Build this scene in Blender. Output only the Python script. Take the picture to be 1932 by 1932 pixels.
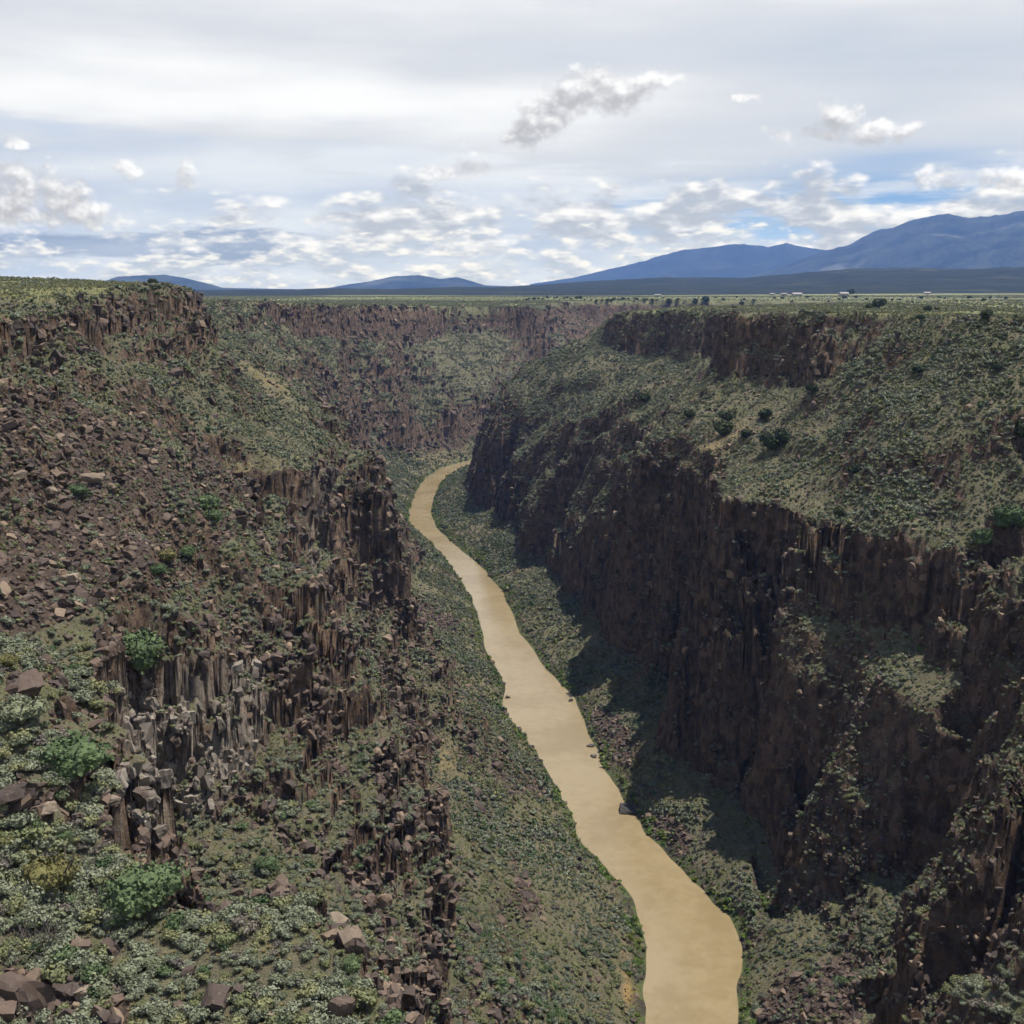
import bpy, bmesh, math, random
import numpy as np
from mathutils import Vector, Matrix
from mathutils.geometry import delaunay_2d_cdt

random.seed(7)
RNG = np.random.default_rng(11)
for o in list(bpy.data.objects):
    bpy.data.objects.remove(o)
scene = bpy.context.scene
COL = scene.collection

# ------------------------------------------------------------------ camera
CAM_H = 185.0                       # eye height above the river (the road bridge)
PITCH = math.radians(11.06)         # looking down
FOC = 2154.0                        # focal length in units of a 1932 px wide frame
cam_d = bpy.data.cameras.new('camera')
cam_d.sensor_width = 36.0
cam_d.lens = 36.0 * FOC / 1932.0
cam_d.clip_start = 1.0
cam_d.clip_end = 200000.0
cam = bpy.data.objects.new('camera', cam_d)
cam.location = (0, 0, CAM_H)
cam.rotation_euler = (math.pi / 2 - PITCH, 0, 0)
COL.objects.link(cam)
scene.camera = cam

# ------------------------------------------------------------------ light
SUN_EL = math.radians(69.5)
SUN_AZ = math.radians(56.0)         # clockwise from +Y (the way we look): from the right, a little ahead
sun_dir = Vector((math.cos(SUN_EL) * math.sin(SUN_AZ), math.cos(SUN_EL) * math.cos(SUN_AZ), math.sin(SUN_EL)))
sun_d = bpy.data.lights.new('sun', 'SUN')
sun_d.energy = 5.0
sun_d.angle = math.radians(0.53)
sun_d.color = (1.0, 0.95, 0.87)
sun = bpy.data.objects.new('sun', sun_d)
sun.rotation_euler = sun_dir.to_track_quat('Z', 'Y').to_euler()
sun.location = (300, 100, 900)
COL.objects.link(sun)

scene.view_settings.view_transform = 'Standard'
scene.view_settings.look = 'None'
scene.view_settings.exposure = 0.5
scene.view_settings.gamma = 1.0
scene.view_settings.use_curve_mapping = False
scene.render.engine = 'CYCLES'
scene.cycles.max_bounces = 4
scene.cycles.diffuse_bounces = 2
scene.cycles.glossy_bounces = 2
scene.cycles.transparent_max_bounces = 4
scene.cycles.volume_bounces = 0
scene.cycles.use_denoising = True
scene.cycles.use_adaptive_sampling = True
scene.cycles.adaptive_threshold = 0.03
scene.cycles.adaptive_min_samples = 20


# ------------------------------------------------------------------ node helpers
class S:
    """a shader socket with arithmetic"""
    def __init__(self, nt, sock):
        self.nt, self.s = nt, sock
    def _m(self, op, *args, clamp=False):
        n = self.nt.nodes.new('ShaderNodeMath'); n.operation = op; n.use_clamp = clamp
        for i, a in enumerate(args):
            if isinstance(a, S): self.nt.links.new(a.s, n.inputs[i])
            else: n.inputs[i].default_value = a
        return S(self.nt, n.outputs[0])
    def __add__(self, o): return self._m('ADD', self, o)
    __radd__ = __add__
    def __sub__(self, o): return self._m('SUBTRACT', self, o)
    def __rsub__(self, o): return self._m('SUBTRACT', o, self)
    def __mul__(self, o): return self._m('MULTIPLY', self, o)
    __rmul__ = __mul__
    def __truediv__(self, o): return self._m('DIVIDE', self, o)
    def __rtruediv__(self, o): return self._m('DIVIDE', o, self)
    def pow(self, o): return self._m('POWER', self, o)
    def max(self, o): return self._m('MAXIMUM', self, o)
    def min(self, o): return self._m('MINIMUM', self, o)
    def abs(self): return self._m('ABSOLUTE', self)
    def sqrt(self): return self._m('SQRT', self)
    def clamp(self): return self._m('ADD', self, 0.0, clamp=True)
    def step(self, a, b):
        """smoothstep from a to b (a may exceed b)"""
        n = self.nt.nodes.new('ShaderNodeMapRange'); n.interpolation_type = 'SMOOTHSTEP'
        self.nt.links.new(self.s, n.inputs[0])
        lo, hi, t0, t1 = (a, b, 0.0, 1.0) if a < b else (b, a, 1.0, 0.0)
        n.inputs[1].default_value = lo; n.inputs[2].default_value = hi
        n.inputs[3].default_value = t0; n.inputs[4].default_value = t1
        return S(self.nt, n.outputs[0])


def noise(nt, vec, scale, detail=4, rough=0.55, dist=0.0):
    n = nt.nodes.new('ShaderNodeTexNoise')
    n.noise_dimensions = '3D'
    n.inputs['Scale'].default_value = scale
    n.inputs['Detail'].default_value = detail
    n.inputs['Roughness'].default_value = rough
    n.inputs['Distortion'].default_value = dist
    nt.links.new(vec.s if isinstance(vec, S) else vec, n.inputs['Vector'])
    return S(nt, n.outputs['Fac'])


def voronoi(nt, vec, scale, feature='F1', out='Distance', rnd=1.0):
    n = nt.nodes.new('ShaderNodeTexVoronoi'); n.feature = feature
    n.inputs['Scale'].default_value = scale
    n.inputs['Randomness'].default_value = rnd
    nt.links.new(vec.s if isinstance(vec, S) else vec, n.inputs['Vector'])
    return S(nt, n.outputs[out])


def combine(nt, x, y, z):
    n = nt.nodes.new('ShaderNodeCombineXYZ')
    for i, a in enumerate((x, y, z)):
        if isinstance(a, S): nt.links.new(a.s, n.inputs[i])
        else: n.inputs[i].default_value = a
    return S(nt, n.outputs[0])


def separate(nt, v):
    n = nt.nodes.new('ShaderNodeSeparateXYZ')
    nt.links.new(v.s if isinstance(v, S) else v, n.inputs[0])
    return [S(nt, n.outputs[i]) for i in range(3)]


def mix(nt, fac, a, b):
    """colour mix; a and b are sockets or rgb tuples"""
    n = nt.nodes.new('ShaderNodeMix'); n.data_type = 'RGBA'; n.clamp_factor = True
    if isinstance(fac, S): nt.links.new(fac.s, n.inputs[0])
    else: n.inputs[0].default_value = fac
    for k, c in ((6, a), (7, b)):
        if isinstance(c, S): nt.links.new(c.s, n.inputs[k])
        else: n.inputs[k].default_value = (*c, 1.0)
    return S(nt, n.outputs[2])


def cscale(nt, c, f):
    """colour times scalar"""
    n = nt.nodes.new('ShaderNodeVectorMath'); n.operation = 'SCALE'
    if isinstance(c, S): nt.links.new(c.s, n.inputs[0])
    else: n.inputs[0].default_value = c
    if isinstance(f, S): nt.links.new(f.s, n.inputs['Scale'])
    else: n.inputs['Scale'].default_value = f
    return S(nt, n.outputs[0])


def attr(nt, name, out='Fac'):
    n = nt.nodes.new('ShaderNodeAttribute'); n.attribute_name = name
    return S(nt, n.outputs[out])


def new_mat(name, rough=0.9, spec=0.2):
    m = bpy.data.materials.new(name); m.use_nodes = True
    nt = m.node_tree; b = nt.nodes['Principled BSDF']
    b.inputs['Roughness'].default_value = rough
    b.inputs['Specular IOR Level'].default_value = spec
    return m, nt, b


def bump(nt, b, h, strength, dist):
    n = nt.nodes.new('ShaderNodeBump')
    n.inputs['Strength'].default_value = strength
    n.inputs['Distance'].default_value = dist
    nt.links.new(h.s, n.inputs['Height'])
    nt.links.new(n.outputs[0], b.inputs['Normal'])


def position(nt):
    n = nt.nodes.new('ShaderNodeNewGeometry')
    return S(nt, n.outputs['Position']), S(nt, n.outputs['Normal'])

# ------------------------------------------------------------------ sky: clear air, a high sheet of stratus, cumulus towards the horizon
DEG = 180 / math.pi
CL = 9.3                                              # cloud radiance over background strength 0.1


def kk(c, f=1.0): return tuple(v * CL * f for v in c)


def sky_at(px, py):
    """azimuth, elevation (degrees) of a sight line"""
    dx = (px - 966) / FOC; du = (966 - py) / FOC
    d = Vector((dx, math.cos(PITCH) + du * math.sin(PITCH), -math.sin(PITCH) + du * math.cos(PITCH))).normalized()
    return math.degrees(math.atan2(d.x, d.y)), math.degrees(math.asin(d.z))


def upper_sky(nt, dirv, det=5):
    """colour of blue air and stratus sheet in a direction"""
    skyn = nt.nodes.new('ShaderNodeTexSky'); skyn.sky_type = 'NISHITA'; skyn.sun_disc = False
    skyn.sun_elevation = SUN_EL; skyn.sun_rotation = SUN_AZ
    skyn.altitude = 2000; skyn.air_density = 1.0; skyn.dust_density = 0.3; skyn.ozone_density = 1.5
    nt.links.new(dirv.s, skyn.inputs[0])
    dx_, dy_, dz_ = separate(nt, dirv)
    A = dx_._m('ARCTAN2', dx_, dy_) * DEG
    E = dz_._m('ARCSINE', dz_) * DEG
    air = mix(nt, 0.8, cscale(nt, S(nt, skyn.outputs[0]), 0.85), mix(nt, E.step(0.0, 5.0), kk((0.42, 0.56, 0.76)), kk((0.135, 0.29, 0.56))))
    blue = mix(nt, E.step(14.0, 40.0), air, S(nt, skyn.outputs[0]))
    n1 = noise(nt, combine(nt, A * 0.040, E * 0.36, 3.3), 1.0, det, 0.5)
    pz = dz_.max(0.0) + 0.11
    n2 = noise(nt, combine(nt, dx_ / pz, dy_ / pz, 1.7), 0.8, det, 0.5)
    lo = 4.6 + (n1 - 0.5) * 5.0 + A.step(4.0, 20.0) * 1.1
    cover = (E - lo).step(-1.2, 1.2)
    b = ((E - 8.6) * 0.42); b = b * b * -1.0
    band = b._m('EXPONENT', b) * A.step(22.0, -22.0)
    br = 0.34 + (n2 - 0.5) * 1.9 + (n1 - 0.5) * 1.8 + band * 0.8 + E.step(4.5, 8.5) * 0.25
    sheet = mix(nt, br.step(-0.2, 0.9), kk((0.44, 0.495, 0.575)), kk((0.575, 0.595, 0.635)))
    sheet = mix(nt, br.step(0.62, 1.5), sheet, kk((0.77, 0.775, 0.775)))
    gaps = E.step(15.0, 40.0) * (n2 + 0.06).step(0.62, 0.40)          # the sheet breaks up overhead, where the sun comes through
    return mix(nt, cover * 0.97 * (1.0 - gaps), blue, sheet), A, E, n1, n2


world = bpy.data.worlds.new('World'); scene.world = world; world.use_nodes = True
nt = world.node_tree
bg = nt.nodes['Background']; bg.inputs[1].default_value = 0.1
tc = nt.nodes.new('ShaderNodeTexCoord')
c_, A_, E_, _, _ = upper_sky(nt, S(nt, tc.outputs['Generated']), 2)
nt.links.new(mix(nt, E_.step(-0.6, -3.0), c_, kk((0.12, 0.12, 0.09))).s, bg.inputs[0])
world.cycles.sampling_method = 'MANUAL'
world.cycles.sample_map_resolution = 512

# the lower sky with its clouds: a ring far beyond the mountains, open above so that sun and sky come in
SKY_R = 70000.0
HAZE_R, HAZE_TOP, HAZE_DENSITY, HAZE_COLOR = 21000.0, 1250.0, 4.2e-5, (0.23, 0.44, 1.0)   # the air below the clouds, built further down


def cloudy_sky_material():
    m = bpy.data.materials.new('cloudy_sky'); m.use_nodes = True
    nt = m.node_tree; nt.nodes.clear()
    out = nt.nodes.new('ShaderNodeOutputMaterial'); em = nt.nodes.new('ShaderNodeEmission')
    em.inputs[1].default_value = 0.1
    nt.links.new(em.outputs[0], out.inputs[0])
    m.cycles.emission_sampling = 'NONE'
    P, _ = position(nt)
    sub = nt.nodes.new('ShaderNodeVectorMath'); sub.operation = 'SUBTRACT'; sub.inputs[1].default_value = (0, 0, CAM_H)
    nt.links.new(P.s, sub.inputs[0])
    nrm = nt.nodes.new('ShaderNodeVectorMath'); nrm.operation = 'NORMALIZE'; nt.links.new(sub.outputs[0], nrm.inputs[0])
    col, A, E, n1, n2 = upper_sky(nt, S(nt, nrm.outputs[0]))

    # thin grey wisps low down on the left
    n3 = noise(nt, combine(nt, A * 0.11, E * 0.8, 8.0), 1.0, 5, 0.6)
    w1 = (n3 - 0.40 + A.step(14.0, -8.0) * 0.24 - E.step(4.0, 9.5) * 0.5).step(0.0, 0.20)
    col = mix(nt, w1 * 0.9, col, mix(nt, n2.step(0.3, 0.7), kk((0.42, 0.49, 0.61)), kk((0.64, 0.67, 0.71))))

    def lumps(v, scale):
        n = nt.nodes.new('ShaderNodeTexVoronoi'); n.feature = 'SMOOTH_F1'; n.voronoi_dimensions = '2D'
        n.inputs['Scale'].default_value = scale; n.inputs['Smoothness'].default_value = 0.35
        n.inputs['Detail'].default_value = 2.0; n.inputs['Roughness'].default_value = 0.55; n.inputs['Lacunarity'].default_value = 2.1
        nt.links.new(v.s, n.inputs['Vector'])
        return 0.45 - S(nt, n.outputs['Distance'])

    def heap(sa, se, seed, bias, col, white, grey, off, puff=0.17, soft=0.19):
        """a bank of heaped cloud, its light side found from the field a little nearer the sun"""
        def field(da, de):
            v = combine(nt, (A + da) * sa + seed, (E + de) * se, seed)
            return noise(nt, v, 1.0, 3, 0.5), lumps(v, 2.3)
        n, p = field(0.0, 0.0)
        no, po = field(*off)
        f = n + p * puff + bias
        al = f.step(0.5, 0.5 + soft)
        lit = ((n - no) * 2.6 + (p - po) * 0.75 + (f - 0.62) * -1.4 + 0.36)
        return mix(nt, al * 0.93, col, mix(nt, lit.step(0.0, 1.0), grey, white))

    # dark blue rain band on the left
    a0, e0 = sky_at(200, 466)
    rb = (E - ((n3 - 0.5) * 3.0 + e0)) / 0.80; rb = (1.0 - rb * rb) * A.step(-5.0, -13.0)
    col = mix(nt, rb.step(0.0, 0.75) * 0.92, col, mix(nt, n2.step(0.35, 0.7), kk((0.22, 0.295, 0.43)), kk((0.35, 0.42, 0.54))))
    # rows of cumulus towards the horizon
    q = (E - 3.2) / 1.7
    bias = q * q * -0.15 + A.step(-17.0, 0.0) * 0.14 + 0.105
    col = heap(0.25, 0.62, 1.3, bias, col, kk((0.80, 0.79, 0.775)), kk((0.39, 0.43, 0.505)), (0.30, 0.55))
    q = (E - 0.8) / 1.7
    col = heap(0.42, 1.25, 7.7, q * q * -0.10 + 0.185, col, kk((0.78, 0.765, 0.73)), kk((0.42, 0.475, 0.56)), (0.18, 0.34))

    # single clouds under the sheet: (px, py, half width, half height, weight)
    blobs = [(985, 262, 46, 36, 1.0), (1030, 222, 66, 40, 1.1), (1100, 170, 74, 46, 1.2), (1160, 178, 66, 40, 1.1), (1215, 150, 66, 28, 0.9), (1262, 142, 34, 12, 0.6), (900, 285, 34, 16, 0.6), (868, 322, 70, 18, 0.85),
             (1590, 228, 50, 38, 1.1), (1660, 248, 74, 24, 1.0), (1510, 254, 66, 15, 0.9), (1570, 258, 110, 14, 0.8), (1418, 184, 34, 10, 0.75), (1905, 332, 48, 28, 1.1), (1755, 335, 20, 28, 0.75),
             (38, 280, 42, 17, 0.9), (60, 370, 110, 56, 1.0), (20, 330, 60, 30, 0.9), (130, 400, 110, 30, 0.85), (235, 325, 55, 15, 0.55), (350, 335, 30, 28, 0.5)]
    wn = nt.nodes.new('ShaderNodeTexNoise'); wn.inputs['Scale'].default_value = 0.8; wn.inputs['Detail'].default_value = 3
    nt.links.new(combine(nt, A, E, 21.0).s, wn.inputs['Vector'])
    wc = separate(nt, S(nt, wn.outputs['Color']))
    pos = combine(nt, A + (wc[0] - 0.5) * 1.8, E + (wc[1] - 0.5) * 1.2, 0.0)
    pos2 = combine(nt, A + (wc[0] - 0.5) * 1.8 + 0.5, E + (wc[1] - 0.5) * 1.2 + 0.75, 0.0)
    D = [None, None]
    for px, py, hw_, hh_, wt in blobs:
        a0, e0 = sky_at(px, py)
        s = math.sqrt(wt)
        ia, ie = 37.6 / hw_ * s, 37.6 / hh_ * s
        for j, pp in enumerate((pos, pos2)):
            ma = nt.nodes.new('ShaderNodeVectorMath'); ma.operation = 'MULTIPLY_ADD'
            nt.links.new(pp.s, ma.inputs[0]); ma.inputs[1].default_value = (ia, ie, 0); ma.inputs[2].default_value = (-a0 * ia, -e0 * ie, 0)
            dt = nt.nodes.new('ShaderNodeVectorMath'); dt.operation = 'DOT_PRODUCT'
            nt.links.new(ma.outputs[0], dt.inputs[0]); nt.links.new(ma.outputs[0], dt.inputs[1])
            f = wt - S(nt, dt.outputs['Value'])
            D[j] = f if D[j] is None else D[j].max(f)
    v = combine(nt, A * 0.62 + 31.0, E * 0.80, 4.0); vo = combine(nt, (A + 0.22) * 0.62 + 31.0, (E + 0.36) * 0.80, 4.0)
    n4 = noise(nt, v, 1.0, 4, 0.5); n4o = noise(nt, vo, 1.0, 4, 0.5)
    p4 = lumps(v, 1.5); p4o = lumps(vo, 1.5)
    al = (D[0].max(-2.0) * 0.85 + (n4 - 0.5) * 1.8 + p4 * 0.6).step(-0.20, 0.62)
    lit = (D[0].max(-1.0) - D[1].max(-1.0)) * 0.34 + (n4 - n4o) * 1.7 + (p4 - p4o) * 0.5 + 0.26
    col = mix(nt, al * 0.95, col, mix(nt, lit.step(0.0, 1.05), kk((0.40, 0.41, 0.445)), kk((0.78, 0.78, 0.785))))
    # radiance before it crosses the haze between the clouds and here
    L = (HAZE_TOP - CAM_H) / (E / DEG)._m('SINE', E / DEG).max(0.02)
    T = (L.min(HAZE_R) * -HAZE_DENSITY); T = T._m('EXPONENT', T).max(0.25)
    def vm(op, a, b):
        n = nt.nodes.new('ShaderNodeVectorMath'); n.operation = op
        for i, q_ in enumerate((a, b)):
            if isinstance(q_, S): nt.links.new(q_.s, n.inputs[i])
            else: n.inputs[i].default_value = q_
        return S(nt, n.outputs[0])
    air = cscale(nt, kk(HAZE_COLOR, 0.62), 1.0 - T)
    col = vm('MAXIMUM', cscale(nt, vm('SUBTRACT', col, air), T.pow(-1.0)), (0.2, 0.2, 0.2))
    nt.links.new(col.s, em.inputs[0])
    return m


me = bpy.data.meshes.new('sky')
nseg = 96
vs, fs = [], []
for i in range(nseg):
    a = 2 * math.pi * i / nseg
    for z in (-3000.0, SKY_R * math.tan(math.radians(24.0))):
        vs.append((SKY_R * math.sin(a), SKY_R * math.cos(a), z))
for i in range(nseg):
    j = (i + 1) % nseg
    fs.append((2 * i, 2 * i + 1, 2 * j + 1, 2 * j))
me.from_pydata(vs, [], fs); me.materials.append(cloudy_sky_material())
sky = bpy.data.objects.new('sky', me); sky['kind'] = 'structure'; COL.objects.link(sky)

# ------------------------------------------------------------------ numpy noise
_T2 = RNG.random((512, 512)).astype(np.float32) * 2 - 1
_T3 = RNG.random((64, 64, 64)).astype(np.float32) * 2 - 1


def vnoise(x, y, seed=0):
    x = x + seed * 17.31; y = y + seed * 7.77
    xi = np.floor(x); yi = np.floor(y)
    fx = (x - xi).astype(np.float32); fy = (y - yi).astype(np.float32)
    fx = fx * fx * (3 - 2 * fx); fy = fy * fy * (3 - 2 * fy)
    x0 = xi.astype(np.int32) & 511; y0 = yi.astype(np.int32) & 511
    x1 = (x0 + 1) & 511; y1 = (y0 + 1) & 511
    a = _T2[x0, y0]; b = _T2[x1, y0]; c = _T2[x0, y1]; d = _T2[x1, y1]
    a = a + (b - a) * fx; c = c + (d - c) * fx
    return a + (c - a) * fy


def vnoise3(x, y, z, seed=0):
    x = x + seed * 11.3; y = y + seed * 5.9; z = z + seed * 3.1
    xi = np.floor(x); yi = np.floor(y); zi = np.floor(z)
    fx = (x - xi).astype(np.float32); fy = (y - yi).astype(np.float32); fz = (z - zi).astype(np.float32)
    fx = fx * fx * (3 - 2 * fx); fy = fy * fy * (3 - 2 * fy); fz = fz * fz * (3 - 2 * fz)
    x0 = xi.astype(np.int32) & 63; y0 = yi.astype(np.int32) & 63; z0 = zi.astype(np.int32) & 63
    x1 = (x0 + 1) & 63; y1 = (y0 + 1) & 63; z1 = (z0 + 1) & 63
    def pl(zz):
        a = _T3[x0, y0, zz]; a = a + (_T3[x1, y0, zz] - a) * fx
        c = _T3[x0, y1, zz]; c = c + (_T3[x1, y1, zz] - c) * fx
        return a + (c - a) * fy
    p = pl(z0)
    return p + (pl(z1) - p) * fz


def fbm(x, y, scale, octs=4, gain=0.5, seed=0, ridge=False):
    v = 0; a = 1.0; t = 0
    for k in range(octs):
        n = vnoise(x / scale, y / scale, seed + k * 3)
        if ridge: n = 1 - 2 * np.abs(n)
        v = v + n * a; t += a; a *= gain; scale *= 0.49
    return v / t


def sstep(a, b, x):
    t = np.clip((x - a) / (b - a), 0, 1)
    return t * t * (3 - 2 * t)


# ------------------------------------------------------------------ survey: sight lines to terrain points
CP, SP = math.cos(PITCH), math.sin(PITCH)


def sight(px, py, z=None, Y=None):
    """the terrain point seen along a sight line, at a known height or a known distance ahead"""
    dx = (px - 966) / FOC; du = (966 - py) / FOC
    d = (dx, CP + du * SP, -SP + du * CP)
    t = (z - CAM_H) / d[2] if z is not None else Y / d[1]
    return (d[0] * t, d[1] * t, CAM_H + d[2] * t)


def to_frame(x, y, z):
    """inverse of sight: where a world point falls on the 1932 frame"""
    zz = z - CAM_H
    depth = y * CP - zz * SP
    up = y * SP + zz * CP
    return 966 + FOC * x / depth, 966 - FOC * up / depth, depth


TP, TR, TE = [], [], []      # points, ruggedness, breakline edges


def line(pts, rug, join=True):
    first = len(TP)
    for p in pts:
        r = rug
        if len(p) == 2 and isinstance(p[0], tuple): p, r = p
        TP.append(p); TR.append(r)
    if join:
        for i in range(first, len(TP) - 1): TE.append((i, i + 1))


I = sight
# river banks (z = 0), then the bed line inside is made by the water sheet
LEFT_BANK = [(26, 0, 0), (30, 120, 0), (33, 200, 0)] + [I(x, y, z=0) for x, y in (
    (1210, 1932), (1218, 1770), (1185, 1690), (1150, 1650), (1095, 1590), (1060, 1505), (1035, 1460), (1000, 1405), (945, 1335),
    (950, 1290), (915, 1225), (900, 1160), (888, 1125), (845, 1060), (800, 1012), (770, 988), (773, 960), (783, 930),
    (803, 900), (832, 882), (872, 871))] + [(0, 1320, 0), (95, 1405, 0), (215, 1540, 0), (310, 1710, 0), (500, 1790, 0), (800, 1810, 0)]
RIGHT_BANK = [(52, 0, 0), (56, 120, 0), (58, 200, 0)] + [I(x, y, z=0) for x, y in (
    (1400, 1932), (1396, 1860), (1403, 1790), (1380, 1730), (1330, 1680), (1292, 1650), (1278, 1625), (1212, 1560),
    (1185, 1520), (1140, 1440), (1110, 1380), (1088, 1320), (1030, 1260), (985, 1200), (965, 1150), (945, 1110), (900, 1060),
    (860, 1030), (825, 997), (813, 970), (820, 935), (832, 910), (848, 896), (882, 880))] + [(60, 1270, 0), (150, 1350, 0), (270, 1490, 0), (365, 1640, 0), (520, 1710, 0), (800, 1730, 0)]
line(LEFT_BANK, 0.0)
line(RIGHT_BANK, 0.0)
# river bed
nb = 14
def mid(a, b, t): return tuple(a[i] * (1 - t) + b[i] * t for i in range(3))
bed = []
for k in range(60):
    t = k / 59
    def at(L):
        f = t * (len(L) - 1); i = min(int(f), len(L) - 2); return mid(L[i], L[i + 1], f - i)
    a, b = at(LEFT_BANK), at(RIGHT_BANK)
    bed.append(((a[0] + b[0]) / 2, (a[1] + b[1]) / 2, -3.0))
line(bed, 0.0, False)

# ---- left side ---------------------------------------------------------
# foot of the inner cliffs
line([(0, 0, 30), (-1, 120, 33), (-6, 170, 34), I(860, 1932, z=35), I(856, 1820, z=35), I(800, 1720, z=34), I(792, 1640, z=34), I(828, 1570, z=32),
      I(812, 1480, z=30), I(800, 1395, z=28), I(858, 1335, z=18), I(868, 1250, z=12), I(800, 1180, z=22), I(775, 1130, z=22), I(795, 1100, z=18), I(790, 1045, z=15),
      I(725, 965, z=22), I(690, 905, z=25), I(700, 860, z=28), I(800, 835, z=24), I(880, 822, z=22), (60, 1440, 22), (170, 1590, 25), (270, 1770, 25), (480, 1840, 25), (800, 1860, 25)], 0.6)
# crest of the inner cliffs (near knoll edge, recess, far steps)
line([(-14, 0, 100), (-13, 60, 104), (-12, 95, 106), I(775, 1932, Y=112), I(725, 1800, Y=127), I(660, 1725, Y=133), I(500, 1695, Y=137), I(340, 1705, Y=139),
      I(272, 1620, Y=146), I(216, 1480, Y=163), I(210, 1320, Y=186), I(290, 1272, Y=236), I(400, 1268, Y=250), I(490, 1262, Y=260), I(560, 1190, Y=286),
      I(590, 1130, Y=318), I(520, 1060, Y=352), I(490, 1000, Y=372), I(470, 950, Y=390), I(530, 922, Y=402), I(620, 905, Y=425), I(690, 905, Y=450),
      I(680, 870, Y=500), I(640, 832, Y=540), I(612, 790, Y=580), I(640, 800, Y=760), I(660, 830, Y=880)], 1.0)
# foot of the grey alcove wall and the ledges below the recess
line([(-52, 150, 86), I(300, 1700, z=82), I(285, 1590, z=78), I(310, 1535, z=75), I(385, 1528, z=74), I(470, 1450, z=76), I(515, 1340, z=83), I(585, 1255, z=82), I(600, 1180, z=82),
      I(575, 1105, z=88), I(600, 1010, z=95), I(700, 985, z=88), I(715, 930, z=88)], 1.0)
line([(-16, 158, 70), (-40, 180, 70), I(480, 1680, z=66), I(620, 1640, z=62), I(690, 1560, z=62), I(700, 1480, z=62), I(640, 1400, z=68), I(650, 1300, z=72), I(690, 1200, z=66), I(700, 1120, z=66)], 0.9)
line([I(730, 1800, z=58), I(760, 1620, z=52), I(790, 1500, z=50), I(770, 1400, z=50), I(830, 1290, z=40), I(800, 1235, z=40), I(740, 1120, z=46), I(745, 1040, z=44)], 1.0)
# open talus slope of the left wall
line([(-60, 0, 106), (-50, 60, 106), I(300, 1932, Y=116), I(520, 1850, Y=122), I(560, 1760, Y=130), I(690, 1840, Y=122), I(640, 1765, Y=129), I(480, 1730, Y=133), I(720, 1932, Y=113), I(360, 1760, Y=133)], 0.0, False)
line([(-80, 60, 112), I(0, 1932, Y=117), I(100, 1900, Y=122), I(100, 1650, Y=145), I(100, 1400, Y=170), I(100, 1200, Y=200), I(250, 1150, Y=218), I(100, 1050, Y=232), I(350, 1100, Y=262),
      I(420, 1010, Y=310)], 0.15, False)
line([(-110, 150, 135), I(0, 1300, Y=165), I(0, 1000, Y=225), I(100, 900, Y=268), I(250, 950, Y=290), I(300, 850, Y=330), I(440, 880, Y=375), I(500, 870, Y=405), I(400, 780, Y=430), I(550, 820, Y=470),
      I(560, 760, Y=540), I(480, 740, Y=520), I(350, 720, Y=420), I(200, 780, Y=340), I(0, 820, Y=268)], 0.15, False)
# foot of the rim cliff
line([(-150, 60, 158), (-146, 180, 160), I(0, 715, Y=300), I(48, 692, Y=325), I(110, 682, Y=372), I(206, 667, Y=412), I(294, 652, Y=444), I(357, 632, Y=465),
      (-148, 560, 160), (-172, 640, 160), I(430, 625, Y=745), I(500, 625, Y=860), I(560, 632, Y=1020), I(640, 640, Y=1170), I(740, 634, Y=1310), I(830, 632, Y=1440), I(960, 632, Y=1520),
      I(1036, 625, Y=1570), (66, 1660, 132), (75, 1750, 135), (110, 1890, 132), (200, 1915, 132), (400, 1940, 132), (800, 1950, 132)], 0.9)
# rim of the left plateau
line([(-175, 60, 176), (-165, 180, 178), I(-60, 592, Y=310), I(0, 592, Y=330), I(88, 593, Y=352), I(116, 566, Y=400), I(176, 552, Y=432), I(257, 541, Y=460), I(331, 539, Y=480), I(358, 549, Y=487),
      (-160, 560, 181), (-205, 640, 179), I(378, 572, Y=760), I(460, 569, Y=885), I(560, 572, Y=1045), I(640, 576, Y=1200), I(740, 576, Y=1335), I(830, 579, Y=1462),
      I(900, 579, Y=1515), I(1000, 581, Y=1550), I(1030, 586, Y=1590), (50, 1660, 161), (50, 1760, 164), (90, 1915, 165), (200, 1945, 165), (400, 1965, 165), (800, 1975, 165)], 0.6)
# middle of the far left wall
line([I(640, 720, Y=1000), I(740, 700, Y=1190), I(760, 760, Y=1180), I(830, 700, Y=1340), I(850, 770, Y=1265), I(940, 690, Y=1420), I(690, 790, Y=1080), I(900, 760, Y=1320), (60, 1540, 75), (120, 1700, 80), (230, 1860, 85), (500, 1900, 85)], 1.0, False)
line([I(560, 690, Y=770), I(480, 680, Y=650), I(640, 670, Y=1080), I(560, 650, Y=930)], 0.5, False)
# left plateau surface
line([I(0, 524, Y=600), I(150, 527, Y=590), I(230, 533, Y=560), I(-300, 520, Y=600), (-330, 300, 186), (-420, 100, 185), (-420, 0, 185), (-175, 0, 176), (-420, 800, 184), (-300, 720, 180), (-420, 500, 190),
      (-230, 380, 183), (-420, 1000, 178), (-330, 1100, 173), (-200, 1450, 167), (-100, 1700, 164), (-420, 1500, 168), (-420, 2400, 166), (0, 2400, 165), (400, 2400, 165), (800, 2400, 166), (0, 2000, 165), (400, 2150, 165)], 0.0, False)

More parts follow.
